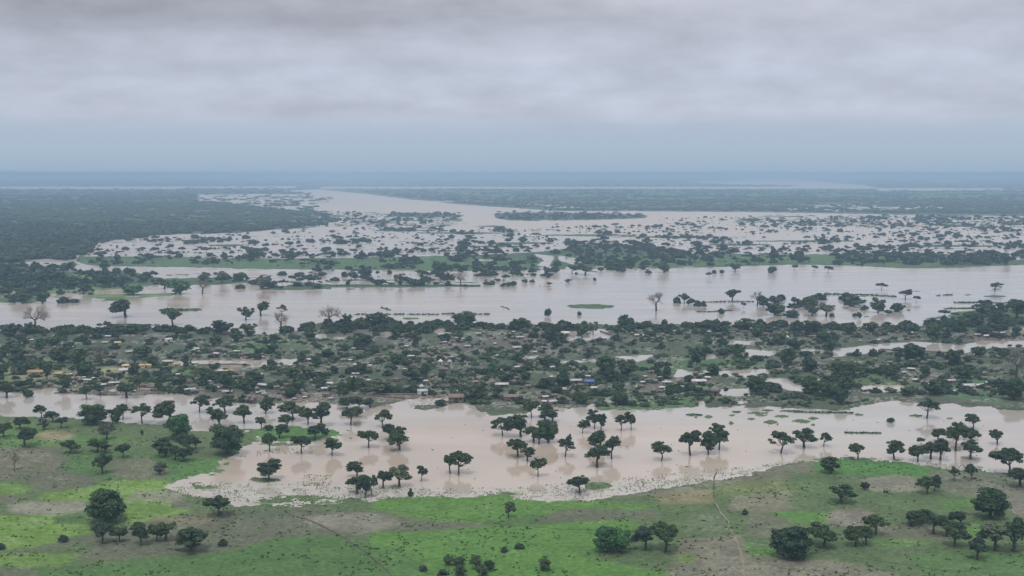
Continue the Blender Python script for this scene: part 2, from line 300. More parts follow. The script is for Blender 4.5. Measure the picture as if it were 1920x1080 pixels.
# near fields
rect(CV, DULL, -20000, 20000, 776, 20000)
for p, c, m in (([(W_,778),(500,795),(500,860),(380,900),(W_,905)],(.080,.115,.056),1),([(0,800),(60,795),(110,815),(240,820),(240,832),(110,838),(0,842)],(.08,.15,.05),.9),([(110,855),(200,848),(300,850),(400,860),(400,905),(200,900),(120,885)],(.060,.125,.042),.9),
    ([(75,812),(125,810),(140,820),(100,828),(70,824)],ORANGE,.9),([(W_,842),(110,842),(130,870),(60,900),(W_,905)],(.115,.112,.085),.9),([(200,862),(280,858),(320,890),(300,905),(210,895)],(.125,.12,.095),.8),([(480,800),(640,800),(650,826),(480,828)],(.065,.15,.045),1),
    ([(330,800),(440,806),(460,850),(380,870),(300,840)],(.085,.115,.06),.8),([(380,860),(480,850),(380,905),(300,905)],(.07,.15,.045),.8),
    ([(30,888),(120,884),(182,900),(170,915),(100,926),(60,915)],SOIL,1),([(0,906),(55,915),(40,930),(0,933)],LUSH,1),([(200,905),(300,900),(345,912),(300,925),(230,935),(160,943),(60,940),(90,926),(170,915)],LUSH,1),([(W_,930),(40,930),(30,950),(W_,950)],SOIL,1),
    ([(20,950),(60,942),(160,941),(165,960),(90,968),(15,962)],PALE,.8),([(W_,966),(100,968),(165,965),(170,1000),(60,1032),(W_,1040)],LUSH,1),([(90,972),(160,966),(165,980),(110,985)],(.06,.11,.045),1),([(230,935),(300,928),(340,945),(360,958),(300,980),(235,985)],LUSH,.9),([(250,925),(340,925),(345,944),(240,940)],(.2,.19,.17),.7),
    ([(325,940),(370,945),(355,958),(320,955)],SOIL,.9),([(290,975),(420,962),(560,955),(700,962),(860,975),(920,990),(860,1006),(720,998),(650,1010),(520,1020),(420,1035),(200,1052),(140,1050),(180,1020),(0,1042),(60,1030),(180,1002),(250,990)],SOIL,.95),
    ([(400,948),(560,952),(540,970),(420,968)],(.075,.10,.06),.8),([(560,970),(700,965),(760,985),(680,1005),(590,990)],(.165,.158,.135),.8),([(280,975),(400,968),(400,985),(300,985)],ORANGE,.35),([(420,1040),(520,1010),(640,1005),(700,1060),(760,1110),(W_,1110),(200,1062)],(.062,.125,.042),1),
    ([(W_,1036),(150,1042),(130,1062),(60,1066),(W_,1060)],LUSH,.8),([(W_,1060),(60,1066),(90,1110),(W_,1110)],SOIL,.8),([(700,940),(780,932),(930,930),(1100,940),(1240,950),(1180,962),(1060,955),(980,985),(900,985),(780,975),(700,958)],(.078,.165,.040),1),
    ([(910,980),(1000,968),(1040,970),(1190,962),(1190,975),(1050,990),(950,990)],(.062,.11,.045),.8),([(1000,975),(1080,955),(1190,958),(1250,965),(1220,976),(1030,986)],SOIL,.9),([(700,1000),(800,998),(930,988),(1010,985),(1190,975),(1190,1000),(1110,1050),(1260,1080),(1260,1110),(770,1110),(680,1030)],(.076,.165,.040),1),
    ([(640,1020),(760,1030),(840,1110),(740,1110)],(.058,.12,.04),.7),([(1230,928),(1336,920),(1336,945),(1240,947)],ORANGE,.75),([(1120,940),(1280,915),(1340,902),(1480,872),(1530,866),(1540,885),(1450,905),(1340,912),(1240,930)],(.13,.125,.10),.85),
    ([(1345,908),(1430,904),(1560,895),(1540,925),(1430,930),(1345,932)],(.115,.14,.06),.9),([(1380,932),(1520,925),(1540,945),(1440,965),(1360,958)],(.15,.14,.11),.8),([(1520,872),(1560,864),(1700,868),(1760,884),(1740,898),(1640,895),(1540,890)],(.062,.15,.042),1),
    ([(1480,885),(1560,895),(1600,930),(1560,955),(1480,950)],(.075,.12,.055),.8),([(1610,902),(1680,893),(1740,900),(1720,925),(1620,922)],(.16,.145,.125),.9),([(1740,885),(E_,900),(E_,975),(1860,940),(1780,925),(1740,905)],(.12,.125,.10),.85),([(1880,920),(E_,930),(E_,1000),(1900,970)],(.16,.145,.13),.8),
    ([(1450,960),(1560,962),(1550,985),(1470,982)],(.075,.17,.042),.9),([(1555,960),(1620,955),(1650,975),(1600,995),(1550,985)],(.16,.13,.115),.9),([(1640,985),(1760,990),(1780,1020),(1650,1015)],(.13,.12,.10),.7),([(1760,940),(1830,940),(1830,955),(1770,957)],(.07,.15,.042),.8),
    ([(1805,985),(1870,985),(1860,1015),(1810,1012)],(.08,.17,.042),.8),([(1640,1012),(1770,1018),(1690,1028),(1640,1022)],(.08,.17,.042),.8),([(1400,965),(1480,975),(1470,1010),(1400,1010)],(.12,.12,.095),.8),([(1290,965),(1360,962),(1370,1000),(1290,1000)],(.10,.125,.08),.8),
    ([(1280,1012),(1390,1005),(1400,1040),(1600,1060),(1800,1110),(1240,1110)],(.14,.125,.105),.9),([(1395,1020),(1460,1030),(1470,1048),(1400,1045)],(.075,.16,.045),.8),([(1270,1045),(1300,1040),(1300,1060),(1270,1060)],LUSH,.8),([(1700,1040),(E_,1040),(E_,1110),(1760,1110)],(.07,.135,.05),.9)):
    paint(CV, c, *p, mix=m)
CV = blur(CV, 2, 4)
_n = np.clip((VV-770)/20, 0, 1); CV[..., 0] = CV[..., 0]*(1-_n*.75)+np.minimum(CV[..., 0], CV[..., 1]*1.02)*_n*.75; CV[..., 2] *= 1-.06*_n; CV = CV*(1-.08*_n[..., None])+np.array((.082,.125,.056), np.float32)*(.08*_n[..., None])
g1 = fnoise(UU, GY, 45, 3, 21)[..., None]; g2 = fnoise(UU, GY, 7, 3, 31)[..., None]; g3 = fnoise(UU, GY, 3.4, 2, 41)[..., None]
near = np.clip((VV-600)/300, 0, 1)[..., None]
CV = CV*(.80+.25*g1+.30*g2)
sp = np.clip((g3-.62)*5, 0, 1)*np.clip((g1-.35)*3, 0, 1)
lum = CV.mean(-1, keepdims=True)
CV = np.where(lum > .115, CV*(1-.5*sp)+np.array(PALE)*.5*sp*1.3, CV*(1-.35*sp))            # pebbly specks on soil, dark tussocks in grass
vill = (np.clip((VV-612)/10, 0, 1)*np.clip((772-VV)/8, 0, 1))[..., None]
vs = np.clip((fnoise(UU, GY, 11, 3, 51)[..., None]-.47)*5, 0, 1)*vill
CV = CV*(1-.65*vs)+np.array((.100,.096,.084))*.6*vs
vp = np.clip((fnoise(UU, GY, 5, 2, 61)[..., None]-.62)*8, 0, 1)*vill*np.clip((fnoise(UU, GY, 50, 2, 63)[..., None]-.35)*4, 0, 1)
CV = CV*(1-.8*vp)+np.array((.27,.26,.24))*.7*vp
CV = np.where((SHb[..., None] > .3) & (Tb[..., None] < .5), np.array((.27,.29,.22))*(.6+.8*g2), CV)
wetedge = np.clip(1-np.abs(edge)*14, 0, 1)[..., None]*(SHb[..., None] < .3)
CV = CV*(1-.35*wetedge)+np.array((.10,.085,.065))*.35*wetedge

def grid_faces(r, c):
    i = np.arange(r*c).reshape(r, c)
    return np.stack([i[:-1, :-1].ravel(), i[:-1, 1:].ravel(), i[1:, 1:].ravel(), i[1:, :-1].ravel()], 1)[:, ::-1]

def principled(name, rough=.9, spec=.2):
    m = bpy.data.materials.new(name); t = nodes_of(m)
    o = N(t, 'ShaderNodeOutputMaterial'); p = N(t, 'ShaderNodeBsdfPrincipled'); L(t, p.outputs[0], o.inputs[0])
    p.inputs['Roughness'].default_value = rough; p.inputs['Specular IOR Level'].default_value = spec
    return m, t, p

gm, t, p = principled("soil_and_grass", .95, .15)
at = N(t, 'ShaderNodeAttribute', attribute_name='cover')
tcn = N(t, 'ShaderNodeTexCoord')
na = N(t, 'ShaderNodeTexNoise', i_Scale=.35, i_Detail=6, i_Roughness=.65); L(t, tcn.outputs['Object'], na.inputs[0])
nb = N(t, 'ShaderNodeTexNoise', i_Scale=.045, i_Detail=4, i_Roughness=.6); L(t, tcn.outputs['Object'], nb.inputs[0])
fa = mathn(t, 'ADD', mathn(t, 'MULTIPLY', na.outputs[0], 1.3), mathn(t, 'ADD', mathn(t, 'MULTIPLY', nb.outputs[0], .5), .10))
cb = N(t, 'ShaderNodeCombineXYZ')
for i in range(3): L(t, fa, cb.inputs[i])
L(t, mixc(t, 1.0, at.outputs['Color'], cb.outputs[0], 'MULTIPLY'), p.inputs['Base Color'])
bp = N(t, 'ShaderNodeBump', i_Strength=.6, i_Distance=.5); L(t, na.outputs[0], bp.inputs['Height']); L(t, bp.outputs[0], p.inputs['Normal'])

me = mesh_np("ground", np.stack([GX, GY, Z], -1).reshape(-1, 3), [grid_faces(R, Cn)], [gm], True)
ca = me.color_attributes.new('cover', 'FLOAT_COLOR', 'POINT')
rgba = np.ones((R*Cn, 4), np.float32); rgba[:, :3] = np.clip(CV.reshape(-1, 3), .01, .8); ca.data.foreach_set('color', rgba.ravel())
tag(link("ground", me), kind='structure')

# water sheet (own grid only to carry how silty it is and where sky sheen is painted in)
wr = np.concatenate([[324.6, 327, 330], np.arange(336, 1110, 4), np.geomspace(1120, 6000, 12)]); wc = np.concatenate([[-14000, -4000, -1500], np.arange(-400, 2350, 12), [3500, 7000, 16000]])
U2, V2 = np.meshgrid(wc, wr); X2, Y2, T2 = ground_pt(U2, V2)
silt_sheen = np.full(U2.shape, .55)
def wp(val, *pts, m=1.0):
    s = inpoly(U2, V2, pts); silt_sheen[s] = silt_sheen[s]*(1-m)+val*m
wp(.95, (0,545),(480,540),(700,548),(900,545),(1000,560),(700,575),(400,590),(0,605)); wp(1.0, (120,540),(480,528),(620,548),(480,575),(200,570)); wp(.8, (540,356),(950,388),(1700,404),(1300,430),(900,430),(600,395))
wp(.95, (400,850),(900,800),(1200,790),(1500,800),(1450,870),(1200,900),(900,925),(400,905)); wp(.30, (0,740),(500,745),(500,790),(0,785)); wp(.35, (740,775),(1100,770),(1920,770),(1920,850),(1500,815),(1100,790),(900,790))
wp(.15, (300,895),(500,905),(900,925),(1300,885),(1500,857),(1920,880),(1920,900),(1400,900),(1200,935),(400,955)); wp(.75, (300,670),(560,670),(560,692),(300,692)); wp(.4, (1100,500),(2350,490),(2350,620),(1100,620)); wp(.25, (200,430),(2350,405),(2350,490),(200,490), m=.7); wp(.85, (540,350),(2350,350),(2350,415),(1700,410),(1300,428),(900,430),(600,395)); wp(.7, (1280,405),(2350,405),(2350,440),(1280,440)); silt_sheen = np.where((V2 < 500), np.maximum(silt_sheen, .45), silt_sheen)
silt_sheen = blur(silt_sheen.astype(np.float32), 4, 5)
silt_sheen = np.clip(silt_sheen+.45*(fnoise(U2, Y2, 200, 4, 71)-.5), 0, 1)
wm, t, p = principled("flood_water", .10, .5)
p.inputs['IOR'].default_value = 1.42
at = N(t, 'ShaderNodeAttribute', attribute_name='silt_sheen'); ge = N(t, 'ShaderNodeNewGeometry')
wcol = mixc(t, mathn(t, 'MULTIPLY', mathn(t, 'SUBTRACT', .3, at.outputs['Fac'], True), 3.0, True), mixc(t, at.outputs['Fac'], (.35,.345,.335), (.405,.345,.290)), (.47,.475,.43))  # lowest values turn pale: sky reflection on clear shallows put into the base colour
ws = N(t, 'ShaderNodeMapping'); ws.inputs['Scale'].default_value = (.004, .02, 1); L(t, ge.outputs['Position'], ws.inputs[0])
w1 = N(t, 'ShaderNodeTexNoise', i_Scale=1, i_Detail=5, i_Roughness=.6); L(t, ws.outputs[0], w1.inputs[0])
rr = ramp(t, [(.3, (.88,.87,.86)), (.7, (1.08,1.07,1.06))], w1.outputs[0])
L(t, mixc(t, 1, wcol, rr.outputs[0], 'MULTIPLY'), p.inputs['Base Color'])
w2 = N(t, 'ShaderNodeTexNoise', i_Scale=.9, i_Detail=3); L(t, ge.outputs['Position'], w2.inputs[0])
bp = N(t, 'ShaderNodeBump', i_Strength=.05, i_Distance=.10); L(t, w2.outputs[0], bp.inputs['Height']); L(t, bp.outputs[0], p.inputs['Normal'])
rg = ramp(t, [(.35, (.03,)*3), (.7, (.16,)*3)], w1.outputs[0]); sy = N(t, 'ShaderNodeSeparateXYZ'); L(t, ge.outputs['Position'], sy.inputs[0])
ch = N(t, 'ShaderNodeMapRange'); L(t, sy.outputs[1], ch.inputs[0]); ch.inputs[1].default_value = 1100; ch.inputs[2].default_value = 4000; ch.inputs[3].default_value = 0; ch.inputs[4].default_value = .38   # wind gets at the wide open plain
L(t, mathn(t, 'ADD', rg.outputs[0], ch.outputs[0]), p.inputs['Roughness'])
me = mesh_np("flood_water", np.stack([X2, Y2, np.zeros_like(X2)], -1).reshape(-1, 3), [grid_faces(*U2.shape)], [wm])
a_ = me.attributes.new('silt_sheen', 'FLOAT', 'POINT'); a_.data.foreach_set('value', silt_sheen.astype(np.float32).ravel())
tag(link("flood_water", me), kind='structure')

# ------------------------------------------------------------------ plant materials
def leafmat(name, c1, c2, c3):
    m, t, p = principled(name, .85, .12)
    oi = N(t, 'ShaderNodeObjectInfo'); tcn = N(t, 'ShaderNodeTexCoord')
    a = N(t, 'ShaderNodeTexNoise', i_Scale=.42, i_Detail=3); L(t, tcn.outputs['Object'], a.inputs[0])
    r = ramp(t, [(.32, c1), (.52, c2), (.72, c3)], a.outputs[0])
    rv = ramp(t, [(0, (.78,.80,.95)), (.5, (1,1,1)), (1, (1.22,1.12,.92))], oi.outputs['Random'])
    L(t, mixc(t, 1, r.outputs[0], rv.outputs[0], 'MULTIPLY'), p.inputs['Base Color'])
    return m
M_DARK = leafmat("acacia_leaves", (.034,.058,.034), (.050,.084,.044), (.080,.118,.055))
M_DENSE = leafmat("dense_leaves", (.028,.056,.030), (.046,.086,.042), (.076,.128,.055))
M_BRIGHT = leafmat("bright_leaves", (.04,.10,.04), (.062,.15,.055), (.09,.20,.07))
M_PALE = leafmat("pale_leaves", (.075,.10,.07), (.11,.135,.09), (.15,.165,.12))
M_TWIG = leafmat("twigs", (.10,.085,.075), (.14,.115,.10), (.18,.15,.13))
M_FAR = leafmat("far_leaves", (.028,.050,.030), (.038,.066,.038), (.056,.088,.046))
M_GARD = leafmat("garden_leaves", (.038,.066,.036), (.058,.096,.048), (.085,.13,.062))
bm_, t, p = principled("bark", .95, .1)
b1 = N(t, 'ShaderNodeTexNoise', i_Scale=3, i_Detail=3); tb = N(t, 'ShaderNodeTexCoord'); L(t, tb.outputs['Object'], b1.inputs[0])
L(t, ramp(t, [(.3, (.05,.042,.036)), (.7, (.10,.085,.072))], b1.outputs[0]).outputs[0], p.inputs['Base Color']); M_BARK = bm_

# ------------------------------------------------------------------ plant meshes (unit tree: 10 m high, 10 m wide)
_ph = (1+5**.5)/2
_ico = np.array([(-1,_ph,0),(1,_ph,0),(-1,-_ph,0),(1,-_ph,0),(0,-1,_ph),(0,1,_ph),(0,-1,-_ph),(0,1,-_ph),(_ph,0,-1),(_ph,0,1),(-_ph,0,-1),(-_ph,0,1)]); _ico /= np.linalg.norm(_ico[0])
_icf = np.array([(0,11,5),(0,5,1),(0,1,7),(0,7,10),(0,10,11),(1,5,9),(5,11,4),(11,10,2),(10,7,6),(7,1,8),(3,9,4),(3,4,2),(3,2,6),(3,6,8),(3,8,9),(4,9,5),(2,4,11),(6,2,10),(8,6,7),(9,8,1)])
def unit(n, g):
    d = g.normal(size=(n, 3)); return d/np.linalg.norm(d, axis=1)[:, None]
def foliage(cents, rads, nleaf, ls, g, core=.78):
    """clumps of leaves: cents (n,3), rads (n,3)"""
    V, Q, Tt = [], [], []; base = 0
    for c, r in zip(cents, rads):
        v = c+_ico*r*core*(.8+.4*g.random((12, 1))); V.append(v); Tt.append(_icf+base); base += 12
        if nleaf:
            k = max(3, int(nleaf*(r[0]*r[1])**.5/1.3)); d = unit(k, g); d[:, 2] = np.where(d[:, 2] < -.4, -d[:, 2], d[:, 2])
            P = c+d*r*(.72+.42*g.random((k, 1)))
            nrm = unit(k, g)*.8+d; nrm /= np.linalg.norm(nrm, axis=1)[:, None]
            a = np.cross(nrm, unit(k, g)); a /= np.linalg.norm(a, axis=1)[:, None]+1e-6; b = np.cross(nrm, a)
            s = ls*(.6+.8*g.random((k, 1)))
            q = np.stack([P-a*s-b*s*.7, P+a*s*1.1-b*s*.5, P+a*s*.8+b*s*.8, P-a*s*.7+b*s*.6], 1).reshape(-1, 3)
            V.append(q); Q.append(np.arange(k*4).reshape(k, 4)+base); base += k*4
    return np.concatenate(V), [x for x in ([np.concatenate(Tt)]+([np.concatenate(Q)] if Q else []))]
def tubes(segs, sides=6):
    """segs: list of (list of points, list of radii)"""
    V, Q = [], []; base = 0
    for pts, rad in segs:
        pts = [np.array(q, float) for q in pts]; n = len(pts)
        for i, (q, r) in enumerate(zip(pts, rad)):
            d = pts[min(i+1, n-1)]-pts[max(i-1, 0)]; d /= np.linalg.norm(d)+1e-9
            a = np.cross(d, (0.31, 0.9, 0.1)); a /= np.linalg.norm(a)+1e-9; b = np.cross(d, a)
            for k in range(sides):
                an = 2*math.pi*k/sides; V.append(q+(a*math.cos(an)+b*math.sin(an))*r)
        for i in range(n-1):
            for k in range(sides):
                k2 = (k+1) % sides; Q.append((base+i*sides+k, base+i*sides+k2, base+(i+1)*sides+k2, base+(i+1)*sides+k))
        base += n*sides
    return np.array(V), [np.array(Q)]
def limb(p0, p1, r0, r1, g, n=4, wob=.25):
    p0 = np.array(p0, float); p1 = np.array(p1, float); pts = []; rs = []
    for i in range(n+1):
        f = i/n; q = p0*(1-f)+p1*f; q[2] += .35*math.sin(f*math.pi)*-.6
        if 0 < i < n: q = q+g.normal(size=3)*wob
        pts.append(q); rs.append(r0*(1-f)+r1*f)
    return pts, rs
def make_tree(kind, seed, lod):
    """returns trunk mesh and crown mesh"""
    if kind == 'bare': lod = 0
    g = np.random.default_rng(seed); nl, ls = ((96, .25), (24, .48))[lod]
    K = (1, .6)[lod]
    cs, rs = [], []
    fork = 3.6
    if kind == 'umbrella':
        fork = 2.6+g.random()*1.3; n = int(36*K); cx, cy = g.normal(size=2)*.5
        el = .75+.25*g.random()
        nlob = 5+int(g.random()*3)
        for l_ in range(nlob):
            a = 6.283*(l_+.7*g.random())/nlob; r = (2.0+1.3*g.random()) if l_ else .6; lx, ly = cx+r*math.cos(a), cy+r*math.sin(a)*el; lz = 7.9-.26*r*r*g.random()-1.5*g.random(); lr = 1.45+.85*g.random()
            for i in range(int(7*K*lr/1.8)):
                d = unit(1, g)[0]; q = .65+.55*g.random()
                cs.append((lx+d[0]*lr, ly+d[1]*lr, lz+d[2]*lr*.66)); rs.append((q*1.15, q*1.15, q*.72))
        for i in range(int(7*K)):
            a = g.random()*6.283; r = 2.2+g.random()*2; cs.append((r*math.cos(a), r*math.sin(a), 4.4+g.random()*1.4)); rs.append((.95, .95, .65))
    elif kind == 'broad':
        fork = 2.4+g.random(); n = int(34*K)
        nlob = 5+int(g.random()*4)
        for l_ in range(nlob):
            d0 = unit(1, g)[0]; r = 2.3 if l_ else 0; lx, ly, lz = d0[0]*r*1.1, d0[1]*r*1.1, 6.0+d0[2]*r*1.0; lr = 1.3+.9*g.random()
            for i in range(int(8*K*lr/1.8)):
                d = unit(1, g)[0]; q = .65+.6*g.random()
                cs.append((lx+d[0]*lr, ly+d[1]*lr, lz+d[2]*lr*.8)); rs.append((q*1.1, q*1.1, q*.85))
    elif kind == 'dense':
        fork = 2; n = int(46*K)
        for i in range(n):
            d = unit(1, g)[0]; q = 1.1+.8*g.random(); rr_ = 3.7*(g.random()**.4)
            z = 4.7+d[2]*rr_*1.1; wd = 1.0 if z > 3 else .92
            cs.append((d[0]*rr_*wd, d[1]*rr_*wd, max(1.2, z))); rs.append((q, q, q*.85))
    elif kind == 'shrub':
        fork = .8; n = int(16*K)
        for i in range(n):
            d = unit(1, g)[0]; q = 1.2+.9*g.random(); rr_ = 3.2*(g.random()**.5)
            cs.append((d[0]*rr_, d[1]*rr_, max(1.3, 4.2+d[2]*rr_*1.2))); rs.append((q, q, q*.9))
    elif kind == 'airy':
        fork = 3.0; n = int(24*K)
        for i in range(n):
            a = g.random()*6.283; r = 3.9*math.sqrt(g.random()); q = .65+.55*g.random()
            cs.append((r*math.cos(a), r*math.sin(a), 8.7-2.6*(r/4)**1.6-g.random()*2.2)); rs.append((q*1.1, q*1.1, q*.6))
    segs = []
    lean = g.normal(size=2)*.35
    r0 = {'umbrella': .36, 'broad': .42, 'dense': .5, 'shrub': .25, 'airy': .30, 'bare': .42}[kind]
    if kind == 'bare':
        fork = 2.8+g.random()
        top = np.array((lean[0], lean[1], fork)); segs.append(limb((0, 0, -1.2), top, r0*1.25, r0*.8, g, 4, .06))
        tips = []
        def rec(p, d, ln, r, dep):
            q = p+d*ln; sg = limb(p, q, r, r*.55, g, 3, ln*.06); segs.append(sg); tips.append(q); mid = sg[0][2]
            if dep == 0: return
            for _ in range(3 if dep > 1 else 4):
                e = d*.7+unit(1, g)[0]*.8+np.array((0, 0, .18)); e /= np.linalg.norm(e); rec(q if g.random() < .6 else mid, e, ln*.70, r*.52, dep-1)
        nb = 5
        for i in range(nb):
            a = 6.283*(i+g.random()*.5)/nb; e = np.array((math.cos(a), math.sin(a), .42+.6*g.random())); e /= np.linalg.norm(e); rec(top, e, 2.5, r0*.55, 3 if lod == 0 else 2)
        tp = np.array(tips); tp = tp[tp[:, 2] > 3.6]
        k = 1500; P = tp[g.integers(0, len(tp), k)]+g.normal(size=(k, 3))*.34
        a = unit(k, g); b = unit(k, g); s = (.16, .26)[lod]
        Vq = np.stack([P-a*s, P+b*s*.35, P+a*s, P-b*s*.35], 1).reshape(-1, 3)
        crown = (Vq, [np.arange(k*4).reshape(k, 4)])
        tr = tubes(segs[:1], 7); br = tubes(segs[1:], 5)
        return tr, (np.concatenate([br[0], crown[0]]), [np.concatenate([br[1][0], crown[1][0]+len(br[0])])])
    top = (lean[0], lean[1], fork)
    segs.append(limb((0, 0, -1.2), top, r0*1.3, r0*.8, g, 4, .07))
    C_ = np.array(cs)
    ms = int((9 if lod == 0 else 5))
    for i in g.permutation(len(cs))[:ms]:
        segs.append(limb(top, C_[i]-(0, 0, .2), r0*.5, .07, g, 4, .18))
    return tubes(segs, 6 if lod == 0 else 4), foliage(C_, np.array(rs), nl, ls, g, .6 if kind in ('airy', 'shrub') else .72 if lod == 0 else .8)
MESH = {}
def tree_mesh(kind, var, lod, mat):
    k = (kind, var, lod, mat.name)
    if k not in MESH:
        tr, cr = make_tree(kind, 100+var*17+len(kind)*7, lod)
        lo, hi = np.percentile(cr[0], 1, axis=0), np.percentile(cr[0], 99, axis=0); sc_ = np.array((10/max(hi[0]-lo[0], hi[1]-lo[1]),)*2+(9.8/hi[2],))
        tr = (tr[0]*sc_, tr[1]); cr = (cr[0]*sc_, cr[1])
        MESH[k] = (mesh_np(kind+"_trunk", *tr, mats=[M_BARK], smooth=True), mesh_np(kind+"_crown", *cr, mats=[mat]))
    return MESH[k]

